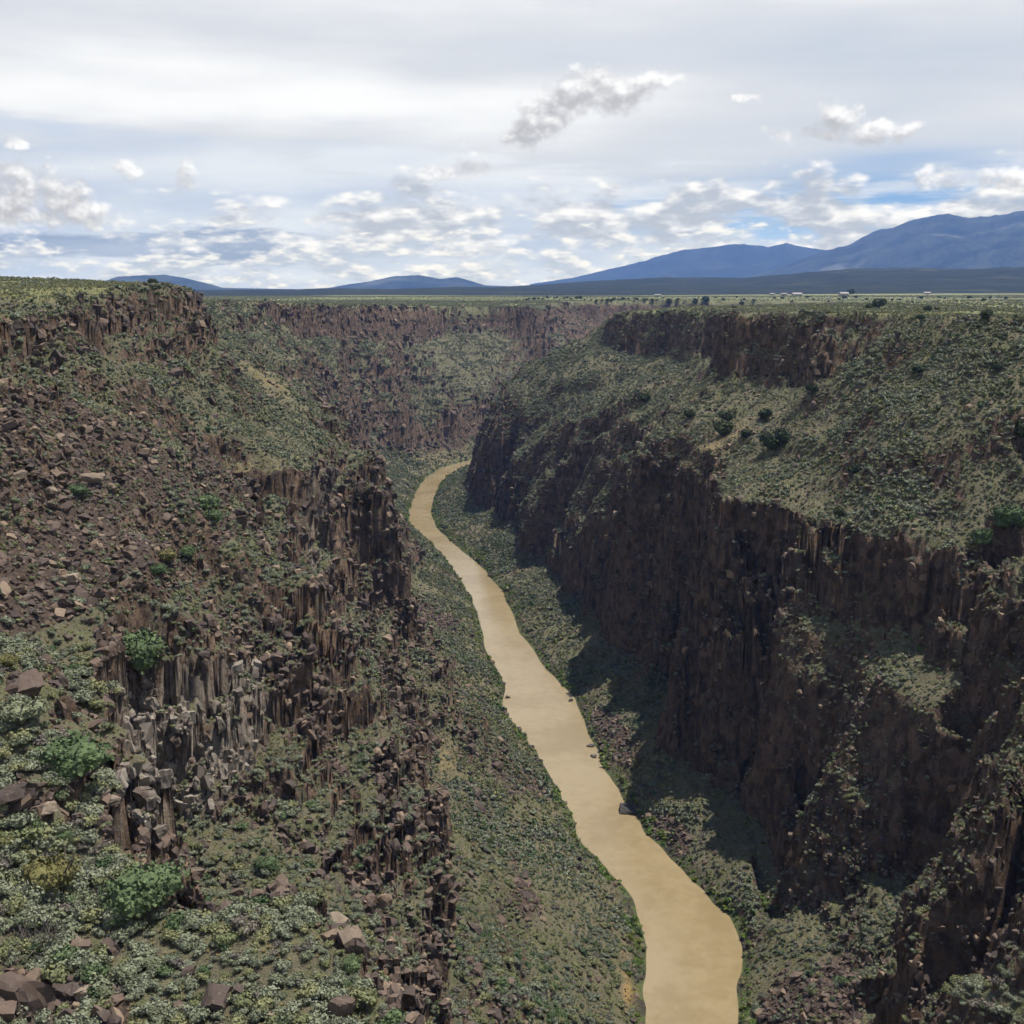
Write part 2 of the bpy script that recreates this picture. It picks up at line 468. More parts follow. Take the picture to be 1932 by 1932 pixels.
# ---- right side --------------------------------------------------------
# foot of the inner cliff
line([(75, 0, 18), (78, 120, 18), (80, 200, 18), I(1632, 1875, z=20), I(1640, 1820, z=22), I(1665, 1785, z=24), I(1640, 1745, z=24), I(1520, 1752, z=14), I(1460, 1765, z=8), I(1438, 1718, z=8), I(1424, 1640, z=11),
      I(1420, 1552, z=15), I(1378, 1475, z=16), I(1310, 1465, z=17), I(1272, 1400, z=18), I(1250, 1330, z=18), I(1160, 1200, z=17), I(1090, 1140, z=15), I(1074, 1098, z=15), I(1001, 1029, z=15),
      I(960, 995, z=15), I(920, 955, z=15), I(882, 926, z=16), I(884, 895, z=14), (-10, 1160, 20), (70, 1225, 20), (180, 1310, 20), (300, 1460, 20), (400, 1600, 20), (540, 1660, 20), (800, 1680, 20)], 0.8)
# crest of the inner cliff = lip of the right bench
line([(112, 0, 104), (112, 120, 104), (120, 200, 104), (128, 250, 106), I(1932, 1068, Y=302), I(1830, 1052, Y=315), I(1720, 1040, Y=330), I(1600, 1012, Y=355), I(1500, 982, Y=380), I(1400, 958, Y=400),
      I(1335, 902, Y=452), I(1290, 862, Y=505), I(1222, 842, Y=555), I(1232, 790, Y=655), I(1140, 775, Y=775), I(1090, 755, Y=850), I(990, 742, Y=930), I(948, 738, Y=970), (-5, 1020, 96), (30, 1080, 100), (110, 1140, 108), (220, 1230, 112), (350, 1400, 112), (450, 1520, 112), (600, 1580, 112), (800, 1600, 112)], 1.0)
# ledges on the inner cliff, right foreground towers
line([I(1478, 1240, Y=350), I(1560, 1165, Y=352), I(1690, 1190, Y=330), I(1800, 1270, Y=303), I(1910, 1362, Y=278)], 0.5)
line([I(1475, 1290, Y=336), I(1560, 1270, Y=330), I(1690, 1330, Y=302), I(1790, 1400, Y=280)], 0.3)
line([I(1490, 1400, Y=324), I(1580, 1430, Y=310), I(1680, 1480, Y=292)], 0.45, False)
line([I(1480, 1520, z=38), I(1600, 1565, z=38), I(1750, 1620, z=37)], 0.5)
line([I(1490, 1560, z=31), I(1600, 1640, z=29), I(1720, 1690, z=28)], 0.9)
line([I(1668, 1770, Y=250), I(1720, 1700, Y=242), I(1775, 1655, Y=228), I(1830, 1500, Y=232), I(1868, 1428, Y=236), I(1932, 1395, Y=240), (132, 246, 98)], 0.6)
line([I(1790, 1860, z=36), I(1900, 1800, z=42), (105, 190, 52)], 0.4)
line([I(1760, 1560, z=36), I(1840, 1440, z=44), I(1932, 1380, z=52)], 0.6)      # gully between the towers
for toe_, cr_ in ((I(920, 955, z=15), I(948, 738, Y=970)), (I(960, 995, z=15), I(990, 742, Y=930)), (I(1001, 1029, z=15), I(1090, 755, Y=850)), (I(1074, 1098, z=15), I(1140, 775, Y=775)), (I(1090, 1140, z=15), I(1232, 790, Y=655)), (I(1160, 1200, z=17), I(1222, 842, Y=555))):
    for t, z, rg_ in (((0.10, 38, 0.9), (0.22, 58, 0.5), (0.38, 66, 0.15), (0.52, 72, 0.6), (0.60, 86, 0.7), (0.84, 93, 0.3)) if cr_[1] > 590 else ((0.3, 50, 0.9), (0.74, 82, 0.9))):
        TP.append((toe_[0] + (cr_[0] - toe_[0]) * t, toe_[1] + (cr_[1] - toe_[1]) * t, z)); TR.append(rg_)
# bench surface
line([(150, 60, 128), (160, 200, 130), I(1200, 730, Y=805), I(1100, 700, Y=895), I(1050, 690, Y=950)], 0.1, False)
for lip, foot_ in (((1932, 1068, 302), (1932, 655, 402)), ((1830, 1052, 315), (1800, 690, 425)), ((1720, 1040, 330), (1700, 702, 445)), ((1600, 1012, 355), (1600, 700, 480)), ((1500, 982, 380), (1540, 728, 515)),
                  ((1400, 958, 400), (1440, 735, 535)), ((1290, 862, 500), (1388, 720, 560)), ((1232, 790, 655), (1372, 668, 700)), ((1140, 775, 775), (1270, 682, 845))):
    a, b = I(lip[0], lip[1], Y=lip[2]), I(foot_[0], foot_[1], Y=foot_[2])
    line([tuple(a[i] + (b[i] - a[i]) * t for i in range(3)) for t in (0.1, 0.36, 0.64, 0.9)], 0.05, False)
# foot of the rim cliff
line([(232, 60, 160), (232, 200, 162), (222, 330, 163), I(1932, 655, Y=402), (I(1800, 690, Y=425), 0.45), (I(1700, 702, Y=445), 0.5), I(1600, 700, Y=480), I(1540, 728, Y=515), I(1440, 735, Y=535), I(1388, 720, Y=560), I(1372, 668, Y=700), I(1340, 680, Y=800), I(1270, 682, Y=845), I(1200, 668, Y=885), I(1150, 640, Y=945)], 0.8)
# rim of the right plateau and the falling spur beyond
line([(250, 60, 176), (250, 200, 175), (240, 340, 174), I(1932, 604, Y=424), (I(1800, 600, Y=455), 0.4), (I(1700, 594, Y=495), 0.4), I(1630, 590, Y=525), I(1500, 591, Y=545), I(1412, 592, Y=582), I(1378, 590, Y=720), I(1345, 587, Y=828), I(1270, 586, Y=875), I(1202, 587, Y=912),
      I(1150, 598, Y=985), I(1062, 652, Y=1015), I(980, 700, Y=1000)], 0.6)
line([(135, 1030, 160), (165, 985, 171), (260, 1040, 171), (330, 1150, 171), (430, 1320, 171), (540, 1420, 171), (800, 1480, 171)], 0.6)
line([(110, 1080, 138), (240, 1130, 135), (390, 1330, 135), (520, 1460, 135), (800, 1530, 135)], 0.9)
line([(800, 0, 178), (800, 400, 176), (800, 800, 175), (800, 1200, 173), (400, 0, 177), (400, 400, 175), (400, 800, 173), (300, 600, 173), (240, 480, 173), (230, 700, 172)], 0.0, False)

GX0, GX1, GY0, GY1 = -420, 800, 0, 2400
GNX, GNY = GX1 - GX0 + 1, GY1 - GY0 + 1
_v, _e, _f, _a, _b, _c = delaunay_2d_cdt([Vector((p[0], p[1])) for p in TP], TE, [], 0, 0.01)
_z, _r = [], []
for i, src in enumerate(_a):
    if src:
        _z.append(TP[src[0]][2]); _r.append(TR[src[0]])
    else:        # a crossing of breaklines: take the nearest known point
        d = min(range(len(TP)), key=lambda k: (TP[k][0] - _v[i].x) ** 2 + (TP[k][1] - _v[i].y) ** 2)
        _z.append(TP[d][2]); _r.append(TR[d])
GZ = np.full((GNX, GNY), 172.0, np.float32); GR = np.zeros((GNX, GNY), np.float32)
for t in _f:
    (x0, y0), (x1, y1), (x2, y2) = [(_v[k].x - GX0, _v[k].y - GY0) for k in t]
    den = (y1 - y2) * (x0 - x2) + (x2 - x1) * (y0 - y2)
    if abs(den) < 1e-9: continue
    ax, bx = max(0, math.floor(min(x0, x1, x2))), min(GNX - 1, math.ceil(max(x0, x1, x2)))
    ay, by = max(0, math.floor(min(y0, y1, y2))), min(GNY - 1, math.ceil(max(y0, y1, y2)))
    if ax > bx or ay > by: continue
    X, Y = np.meshgrid(np.arange(ax, bx + 1), np.arange(ay, by + 1), indexing='ij')
    w0 = ((y1 - y2) * (X - x2) + (x2 - x1) * (Y - y2)) / den
    w1 = ((y2 - y0) * (X - x2) + (x0 - x2) * (Y - y2)) / den
    w2 = 1 - w0 - w1
    m = (w0 >= -1e-6) & (w1 >= -1e-6) & (w2 >= -1e-6)
    zz = w0 * _z[t[0]] + w1 * _z[t[1]] + w2 * _z[t[2]]
    rr = w0 * _r[t[0]] + w1 * _r[t[1]] + w2 * _r[t[2]]
    GZ[ax:bx + 1, ay:by + 1][m] = zz[m]; GR[ax:bx + 1, ay:by + 1][m] = rr[m]


def blur(a, r):
    for ax in (0, 1):
        p = np.pad(a, [(r, r) if i == ax else (0, 0) for i in (0, 1)], mode='edge')
        c = np.cumsum(p, axis=ax, dtype=np.float64)
        n = a.shape[ax]; k = 2 * r + 1
        c = np.concatenate([np.zeros_like(np.take(c, [0], axis=ax)), c], axis=ax)
        a = ((np.take(c, np.arange(k, k + n), axis=ax) - np.take(c, np.arange(0, n), axis=ax)) / k).astype(np.float32)
    return a


GZ = blur(blur(GZ, 1), 1)
GR = blur(blur(GR, 4), 4)
_gx, _gy = np.gradient(blur(GZ, 2))
GS = np.sqrt(_gx ** 2 + _gy ** 2).astype(np.float32)         # gradient of the bare survey


def bil(G, x, y):
    u = np.clip(x - GX0, 0, GNX - 1.001); v = np.clip(y - GY0, 0, GNY - 1.001)
    i = u.astype(np.int32); j = v.astype(np.int32)
    fu = (u - i).astype(np.float32); fv = (v - j).astype(np.float32)
    a = G[i, j] * (1 - fu) + G[i + 1, j] * fu
    b = G[i, j + 1] * (1 - fu) + G[i + 1, j + 1] * fu
    return a * (1 - fv) + b * fv


def column(x, y, cell, seed):
    """offset from a plan position to the axis of the basalt column it belongs to"""
    u = x / cell; v = y / cell
    iu = np.floor(u).astype(np.int32); iv = np.floor(v).astype(np.int32)
    best = np.full(np.shape(x), 9e9, np.float32); ox = np.zeros(np.shape(x), np.float32); oy = np.zeros(np.shape(x), np.float32)
    for a in (-1, 0, 1):
        for b in (-1, 0, 1):
            cu = iu + a; cv_ = iv + b
            px = (cu + 0.5 + 0.42 * _T2[(cu + seed) & 511, cv_ & 511] - u).astype(np.float32)
            py = (cv_ + 0.5 + 0.42 * _T2[cu & 511, (cv_ + seed * 3) & 511] - v).astype(np.float32)
            d2 = px * px + py * py
            m = d2 < best
            best = np.where(m, d2, best); ox = np.where(m, px, ox); oy = np.where(m, py, oy)
    return ox * cell, oy * cell


def height(x, y, fine=True):
    """terrain height, ruggedness and survey gradient at plan positions"""
    z0 = bil(GZ, x, y)
    up = sstep(4, 26, z0)                                     # quiet beside the water
    rimq = (1 - 0.55 * sstep(150, 168, z0)) * (0.3 + 0.7 * sstep(150, 250, np.sqrt(x * x + y * y)))
    wx = ((11 + 9 * sstep(0, 60, x)) * fbm(x, y, 40, 3, 0.55, 1) * rimq + 2.2 * vnoise(x / 7, y / 7, 5) + 0.9 * vnoise(x / 2.9, y / 2.9, 6)) * up + (1 - up) * 0.9 * vnoise(x / 9, y / 9, 3)
    wy = ((11 + 9 * sstep(0, 60, x)) * fbm(x, y, 40, 3, 0.55, 2) * rimq + 2.2 * vnoise(x / 7, y / 7, 7) + 0.9 * vnoise(x / 2.9, y / 2.9, 8)) * up + (1 - up) * 0.9 * vnoise(x / 9, y / 9, 4)
    # buttresses and chutes down the right wall
    rib = sstep(-40, 0, x) * sstep(480, 560, y) * sstep(1040, 980, y) * sstep(5, 14, z0) * sstep(128, 105, z0)
    spur = np.clip(1.15 - 3.2 * np.abs(vnoise(y / 52 + 0.35 * vnoise(x / 20, y / 20, 16), 0.37, 15)), -0.35, 1)
    wx = wx + rib * (14 * spur + 3 * vnoise(y / 11, z0 / 40, 17))
    qx, qy = x + wx, y + wy
    if fine:
        kq = sstep(0.35, 0.8, bil(GR, qx, qy)) * sstep(0.35, 0.85, bil(GS, qx, qy)) * up * (1 - 0.75 * sstep(700, 1100, np.sqrt(x * x + y * y))) * (1 - 0.7 * sstep(50, 75, x) * sstep(340, 300, y)) * (1 - 0.45 * sstep(0, 30, x) * sstep(480, 560, y))
        ax_, ay_ = column(x, y, 4.6, 3); bx_, by_ = column(x, y, 1.9, 9)
        sel = 0.72 + 0.28 * vnoise(x / 17, y / 17, 81)
        qx = qx + (ax_ * sel + bx_ * (1 - sel)) * kq; qy = qy + (ay_ * sel + by_ * (1 - sel)) * kq
    z = bil(GZ, qx, qy); r = sstep(0.42, 0.95, bil(GR, qx, qy)); s = bil(GS, qx, qy)
    steep = sstep(0.25, 0.8, s)
    k = r * steep
    # lava flows: broken ledges that follow the contour
    for P, amt, sd in ((15.0, 0.85, 21), (5.2, 0.6, 25)):
        ph = 0.7 * fbm(x, y, 70, 2, 0.5, sd)
        u = z / P + ph
        f = u - np.floor(u)
        tz = P * (np.floor(u) + sstep(0.45, 0.8, f) * 0.85 + f * 0.15 - ph)
        z = z + (tz - z) * amt * np.clip(k * 1.4, 0, 1) * (0.55 + 0.45 * vnoise(x / 23, y / 23, sd + 1))
    # gullies and lumps
    slope = np.clip(sstep(0.12, 0.4, s), 0, 1) * up
    z = z + slope * (2.0 * fbm(x, y, 22, 3, 0.5, 31) + (0.25 + 0.9 * r) * 1.5 * fbm(x, y, 6, 3, 0.6, 35, True))
    z = z + sstep(150, 165, z) * (1 - steep) * 1.2 * fbm(x, y, 60, 3, 0.5, 41)
    z = z + 0.16 * vnoise(x / 1.6, y / 1.6, 45) * up
    # beyond the survey the plateau runs on, gently falling and rising
    R = np.sqrt(x * x + y * y)
    far = sstep(2150, 2400, y) + sstep(700, 800, x) + sstep(340, 420, -x)
    far = np.clip(far, 0, 1)
    zf = 168 + 5 * fbm(x, y, 900, 2, 0.5, 51) * sstep(1500, 4000, R) + 7 * sstep(300, 2500, x) - 6 * sstep(2500, 8000, R)
    z = z + (zf - z) * far * sstep(120, 160, z)
    return z, r, s


# ------------------------------------------------------------------ terrain mesh: fan of columns, dense where the ground is steep
AZ = np.radians(np.concatenate([np.arange(-44, -26.0, 0.35), np.arange(-26.0, 26.0, 0.052), np.arange(26.0, 62.0, 0.35)]))
NC = len(AZ)
ND, NR = 2600, 830
rd = np.exp(np.linspace(math.log(62), math.log(3200), ND))
Zd = np.empty((NC, ND), np.float32)
for c0 in range(0, NC, 128):
    a = AZ[c0:c0 + 128, None]
    Zd[c0:c0 + 128] = height(np.sin(a) * rd[None], np.cos(a) * rd[None], False)[0]
dr = np.diff(rd)[None]; dz = np.diff(Zd, axis=1)
w = np.sqrt((0.42 * dr) ** 2 + dz ** 2) / (0.5 * (rd[1:] + rd[:-1]))[None] + 0.00012
hw = 45
cs = np.cumsum(np.pad(w, ((hw + 1, hw), (0, 0)), mode='edge'), axis=0)
w = (cs[2 * hw + 1:] - cs[:-2 * hw - 1]) / (2 * hw + 1)
cw = np.concatenate([np.zeros((NC, 1)), np.cumsum(w, axis=1)], axis=1); cw /= cw[:, -1:]
tt = np.linspace(0, 1, NR)
RR = np.stack([np.interp(tt, cw[c], rd) for c in range(NC)])
VX = np.sin(AZ)[:, None] * RR; VY = np.cos(AZ)[:, None] * RR
VZ = np.empty_like(VX); VR = np.empty_like(VX); VS = np.empty_like(VX)
for c0 in range(0, NC, 200):
    VZ[c0:c0 + 200], VR[c0:c0 + 200], VS[c0:c0 + 200] = height(VX[c0:c0 + 200], VY[c0:c0 + 200])


def grid_normals(X, Y, Z):
    P = np.stack([X, Y, Z], -1)
    du = np.gradient(P, axis=0); dv = np.gradient(P, axis=1)
    n = np.cross(du, dv)
    n /= np.linalg.norm(n, axis=-1, keepdims=True) + 1e-9
    n[n[..., 2] < 0] *= -1
    return n


NN = grid_normals(VX, VY, VZ)
cliff = sstep(0.80, 0.52, NN[..., 2])
# rough broken rock: push faces in and out (columns and blocks), more along the horizontal
zc = VZ * 0.28
_P = np.stack([VX, VY, VZ], -1)
_e1 = np.zeros_like(VX); _e2 = np.zeros_like(VX)
_e1[:-1] = np.linalg.norm(np.diff(_P, axis=0), axis=-1); _e2[:, :-1] = np.linalg.norm(np.diff(_P, axis=1), axis=-1)
cell = np.maximum(_e1, _e2)                                   # finer detail only where the mesh can carry it
d = (1.3 * vnoise3(VX / 4.5, VY / 4.5, zc / 4.5, 1) * sstep(4.5, 2.0, cell) + 1.0 * vnoise3(VX / 1.9, VY / 1.9, VZ / 3.4, 2) * sstep(2.0, 0.8, cell)
     + 0.45 * vnoise3(VX / 0.9, VY / 0.9, VZ / 1.3, 3) * sstep(0.9, 0.35, cell))
def block(w, hgt, sd):
    xi = np.floor(VX / w + 0.35 * vnoise(VY / 5, VZ / 5, sd)).astype(np.int32); yi = np.floor(VY / w + 0.35 * vnoise(VX / 5, VZ / 5, sd + 1)).astype(np.int32)
    zi = np.floor(VZ / hgt + 1.3 * _T2[xi & 511, yi & 511] + 0.2 * vnoise(VX / 3, VY / 3, sd + 2)).astype(np.int32)
    return _T3[(xi * 7 + sd) & 63, (yi * 13) & 63, zi & 63]
d = d * 0.75 + 0.95 * block(3.4, 4.2, 4) * sstep(3.2, 1.4, cell) + 0.55 * block(1.5, 1.9, 7) * sstep(1.5, 0.6, cell)
d *= cliff * np.clip(0.35 + VR, 0, 1) * sstep(3, 14, VZ)
VX = VX + NN[..., 0] * d; VY = VY + NN[..., 1] * d; VZ = VZ + NN[..., 2] * d * 0.5
NN = grid_normals(VX, VY, VZ)

# what the eye on the bridge can see of it (skyline test column by column); used to choose which plants to build one by one
VEL = np.arctan2(VZ - CAM_H, np.sqrt(VX ** 2 + VY ** 2))
_run = np.maximum.accumulate(VEL, axis=1)
SEEN = VEL >= _run - 0.0012
FX, FY, FD = to_frame(VX, VY, VZ)


# ------------------------------------------------------------------ object helpers
def tag(o, label=None, cat=None, group=None, kind=None):
    if label: o['label'] = label
    if cat: o['category'] = cat
    if group: o['group'] = group
    if kind: o['kind'] = kind
    return o


def mesh_obj(name, verts, faces, mat, parent=None, smooth=False, link=True):
    me = bpy.data.meshes.new(name)
    me.from_pydata([tuple(v) for v in verts], [], [tuple(f) for f in faces])
    if mat: me.materials.append(mat)
    if smooth: me.polygons.foreach_set('use_smooth', np.ones(len(me.polygons), bool))
    me.update()
    o = bpy.data.objects.new(name, me)
    if link: COL.objects.link(o)
    if parent: o.parent = parent
    return o


def np_mesh(name, co, quads, mat, smooth=True, attrs=None):
    m = bpy.data.meshes.new(name)
    m.vertices.add(len(co)); m.vertices.foreach_set('co', np.ascontiguousarray(co, np.float32).ravel())
    m.loops.add(quads.size); m.loops.foreach_set('vertex_index', np.ascontiguousarray(quads, np.int32).ravel())
    m.polygons.add(len(quads)); m.polygons.foreach_set('loop_start', np.arange(0, quads.size, quads.shape[1], dtype=np.int32))
    m.update()
    if smooth: m.polygons.foreach_set('use_smooth', np.ones(len(quads), bool))
    for k_, v in (attrs or {}).items():
        a = m.attributes.new(k_, 'FLOAT', 'POINT'); a.data.foreach_set('value', np.ascontiguousarray(v, np.float32).ravel())
    m.materials.append(mat)
    o = bpy.data.objects.new(name, m); COL.objects.link(o)
    return o


def inside(px, py, poly):
    r = np.zeros(np.shape(px), bool); n = len(poly)
    for i in range(n):
        (x0, y0), (x1, y1) = poly[i], poly[(i + 1) % n]
        c = (y0 > py) != (y1 > py)
        with np.errstate(divide='ignore', invalid='ignore'):
            r ^= c & (px < (x1 - x0) * (py - y0) / (y1 - y0 + 1e-12) + x0)
    return r


# areas of the slopes as surveyed from the bridge
TALUS = [[(-60, 735), (110, 735), (170, 770), (270, 815), (350, 890), (430, 960), (455, 1010), (370, 1050), (330, 1110), (190, 1140), (110, 1180), (-60, 1215)],
         [(330, 820), (400, 850), (440, 900), (430, 950), (370, 900)],
         [(1105, 1325), (1170, 1350), (1215, 1420), (1190, 1460), (1140, 1430)], [(1215, 1535), (1290, 1555), (1310, 1610), (1265, 1630)],
         [(1470, 1860), (1640, 1775), (1630, 1900), (1560, 1945), (1400, 1945), (1440, 1870)],
         [(885, 1400), (960, 1430), (1020, 1465), (1050, 1515), (960, 1500)], [(955, 1640), (1030, 1690), (1040, 1745), (975, 1720)], [(770, 1120), (860, 1165), (860, 1205), (790, 1165)],
         [(0, 1270), (70, 1265), (90, 1310), (0, 1320)], [(0, 1460), (80, 1500), (110, 1560), (0, 1590)], [(0, 1830), (250, 1850), (240, 1945), (0, 1945)]]
DRY = [[(420, 872), (550, 890), (545, 928), (450, 938)], [(812, 1360), (870, 1430), (880, 1480), (850, 1470)],        [(1310, 835), (1430, 795), (1420, 825), (1340, 865)], [(760, 850), (890, 815), (885, 845), (800, 872)], [(0, 745), (50, 755), (60, 800), (0, 800)], [(430, 690), (470, 680), (560, 740), (520, 740)]]
SAND = [[(1158, 1800), (1184, 1796), (1208, 1910), (1174, 1912)]]


def zone_mask(polys, x, y, z, soft):
    px, py, dep = to_frame(x + 3.0 * vnoise(x / 6, y / 6, 61), y + 3.0 * vnoise(x / 6, y / 6, 62), z)
    m = np.zeros(np.shape(x), np.float32)
    for p in polys: m = np.maximum(m, inside(px, py, p).astype(np.float32))
    return m


def river_side(x, y):
    """-1 left of the river, +1 right of it"""
    yb = np.array([p[1] for p in bed]); xb = np.array([p[0] for p in bed])
    o = np.argsort(yb)
    return np.where(x < np.interp(y, yb[o], xb[o]), -1, 1)


ztal = np.zeros_like(VX, np.float32); zdry = np.zeros_like(ztal)
for c0 in range(0, NC, 200):
    sl = slice(c0, c0 + 200)
    ztal[sl] = zone_mask(TALUS, VX[sl], VY[sl], VZ[sl], 0)
    zdry[sl] = zone_mask(DRY, VX[sl], VY[sl], VZ[sl], 0) + 2.0 * zone_mask(SAND, VX[sl], VY[sl], VZ[sl], 0)


def smooth2(a, r):
    k_ = 2 * r + 1
    for ax in (0, 1):
        p = np.pad(a, [(r + 1, r) if i == ax else (0, 0) for i in (0, 1)], mode='edge')
        c = np.cumsum(p, axis=ax, dtype=np.float64)
        a = ((c[k_:] - c[:-k_]) if ax == 0 else (c[:, k_:] - c[:, :-k_])) / k_
    return a.astype(np.float32)


ztal = smooth2(ztal, 3); zdry = smooth2(zdry, 4)
NZs = smooth2(NN[..., 2], 2)
rockv = sstep(0.76, 0.50, NZs) + 0.7 * sstep(1560, 1640, VY) * sstep(163, 155, VZ)
bankv = sstep(3.0, 0.9, VZ)


# ------------------------------------------------------------------ terrain material
def terrain_material():
    m, nt, b = new_mat('terrain', 0.95, 0.12)
    P, Nn = position(nt)
    px, py, pz = separate(nt, P)
    rock = attr(nt, 'rock'); tal = attr(nt, 'talus'); dry = attr(nt, 'dry'); bank = attr(nt, 'bank'); grass = attr(nt, 'grass')
    def noise_rgb(v, scale, detail, rough):
        n = nt.nodes.new('ShaderNodeTexNoise'); n.inputs['Scale'].default_value = scale; n.inputs['Detail'].default_value = detail; n.inputs['Roughness'].default_value = rough
        nt.links.new(v.s, n.inputs['Vector'])
        return separate(nt, S(nt, n.outputs['Color']))
    nm, nb_, lich = noise_rgb(P, 0.16, 4, 0.66)
    nf = noise(nt, P, 1.5, 2, 0.6)
    # soil and thin grass
    soil = mix(nt, nm.step(0.35, 0.65), (0.110, 0.097, 0.063), (0.158, 0.140, 0.090))
    soil = mix(nt, (nb_ * 0.6 + nf * 0.4).step(0.46, 0.60), soil, (0.118, 0.122, 0.060))
    soil = mix(nt, dry.min(1.0) * nm.step(0.3, 0.6) * 0.75, soil, (0.255, 0.190, 0.098))
    soil = mix(nt, dry.step(1.0, 1.7), soil, (0.40, 0.245, 0.100))
    green = mix(nt, nm.step(0.35, 0.7), (0.215, 0.215, 0.098), (0.170, 0.178, 0.078))
    green = mix(nt, nf.step(0.5, 0.8) * 0.6, green, (0.060, 0.072, 0.035))
    soil = mix(nt, grass, soil, green)
    # basalt, stained and stretched down the face
    vs_ = combine(nt, px, py, pz * 0.75)
    st, sc, rd_ = noise_rgb(vs_, 0.33, 5, 0.68)
    bas = mix(nt, st.step(0.36, 0.62), (0.055, 0.039, 0.029), (0.120, 0.081, 0.056))
    bas = mix(nt, sc.step(0.5, 0.70) * 0.75, bas, (0.155, 0.104, 0.068))
    vc = nt.nodes.new('ShaderNodeTexVoronoi'); vc.inputs['Scale'].default_value = 0.42
    nt.links.new(combine(nt, px, py, pz * 0.55).s, vc.inputs['Vector'])
    vr = separate(nt, S(nt, vc.outputs['Color']))[0]
    bas = cscale(nt, bas, vr * 0.9 + 0.6)
    bas = mix(nt, rd_.step(0.58, 0.70) * 0.7, bas, (0.17, 0.095, 0.055))
    pale = attr(nt, 'pale')
    bas = mix(nt, pale * sc.step(0.36, 0.56) * 0.9, bas, (0.24, 0.205, 0.165))
    bas = mix(nt, lich.step(0.56, 0.68) * 0.5, bas, (0.115, 0.120, 0.075))
    tcol = mix(nt, nf.step(0.35, 0.65), (0.058, 0.042, 0.034), (0.105, 0.076, 0.058))
    rk = (rock + (nm - 0.5) * 1.0 + (nf - 0.5) * 0.5).step(0.40, 0.60)
    c = mix(nt, rk, mix(nt, (tal + (nb_ - 0.5) * 0.8).step(0.35, 0.65), soil, tcol), bas)
    c = mix(nt, bank * 0.8, c, mix(nt, nm.step(0.4, 0.6), (0.045, 0.040, 0.032), (0.075, 0.105, 0.032)))
    nt.links.new(c.s, b.inputs['Base Color'])
    h = noise(nt, vs_, 0.8, 5, 0.75) * 1.8
    bump(nt, b, h, 0.9, 0.9)
    return m


M_TERRAIN = terrain_material()
side = river_side(VX, VY)
plat = (bil(GZ, VX, VY) > 161.5) & (bil(GS, VX, VY) < 0.24) & (VZ > 158)
grassv = smooth2(plat.astype(np.float32), 2)
GREY_WALL = [(215, 1300), (300, 1262), (400, 1262), (500, 1255), (520, 1330), (480, 1450), (385, 1535), (300, 1570), (225, 1540)]
palev = smooth2(zone_mask([GREY_WALL, [(590, 900), (620, 900), (612, 1110), (585, 1110)]], VX, VY, VZ, 0), 3)
idx = np.arange(NC * NR).reshape(NC, NR)
quads = np.stack([idx[:-1, :-1], idx[:-1, 1:], idx[1:, 1:], idx[1:, :-1]], -1).reshape(-1, 4)
co = np.stack([VX, VY, VZ], -1).reshape(-1, 3)
cls = np.where(smooth2(plat.astype(np.float32), 4) > 0.5, 0, np.where(smooth2(NN[..., 2], 6) < 0.66, 2, 1))
cls = (cls * 2 + (side > 0))[:-1, :-1].reshape(-1)
under = (VZ < -2.2)
dead = (under[:-1, :-1] & under[1:, :-1] & under[:-1, 1:] & under[1:, 1:]).reshape(-1)     # river bed deep below the muddy water
at_all = dict(rock=rockv.ravel(), talus=ztal.ravel(), dry=zdry.ravel(), bank=bankv.ravel(), grass=grassv.ravel(), pale=palev.ravel())
for ci, nm_ in enumerate(('plateau_left', 'plateau_right', 'canyon_slope_left', 'canyon_slope_right', 'canyon_cliff_left', 'canyon_cliff_right')):
    q = quads[(cls == ci) & ~dead]
    used, inv = np.unique(q, return_inverse=True)
    o = np_mesh(nm_, co[used], inv.reshape(-1, 4), M_TERRAIN, 'cliff' not in nm_, {k_: v[used] for k_, v in at_all.items()})
    tag(o, kind='structure')

# ------------------------------------------------------------------ river
def river_material():
    m, nt, b = new_mat('muddy_water', 0.10, 0.5)
    b.inputs['IOR'].default_value = 1.33
    P, _ = position(nt)
    a = noise(nt, P, 0.02, 4, 0.6, 0.8); f = noise(nt, P, 0.25, 4, 0.6, 0.5)
    c = mix(nt, (a * 0.7 + f * 0.3).step(0.38, 0.62), (0.198, 0.150, 0.078), (0.248, 0.194, 0.110))
    nt.links.new(c.s, b.inputs['Base Color'])
    h = noise(nt, P, 0.9, 5, 0.65, 0.6) + noise(nt, P, 0.10, 3, 0.5) * 2.0 + noise(nt, P, 0.03, 2, 0.5).step(0.52, 0.62) * noise(nt, P, 0.45, 3, 0.7) * 1.6
    bump(nt, b, h, 0.3, 0.12)
    return m


rv, rf = [], []
Lb = [np.array(p) for p in LEFT_BANK]; Rb = [np.array(p) for p in RIGHT_BANK]
def resample(L, n):
    L = np.array(L); t = np.linspace(0, len(L) - 1, n); i = np.minimum(t.astype(int), len(L) - 2); f = (t - i)[:, None]
    return L[i] * (1 - f) + L[i + 1] * f
La, Ra = resample(Lb, 80), resample(Rb, 80)
for i in range(80):
    w_ = Ra[i] - La[i]; w_ = w_ / np.linalg.norm(w_)
    a, b_ = La[i] - w_ * 9, Ra[i] + w_ * 9
    for j in range(5):
        rv.append(tuple(a + (b_ - a) * j / 4))
for i in range(79):
    for j in range(4):
        rf.append((i * 5 + j, i * 5 + j + 1, (i + 1) * 5 + j + 1, (i + 1) * 5 + j))
river = mesh_obj('river', rv, rf, river_material(), smooth=True); tag(river, kind='structure')

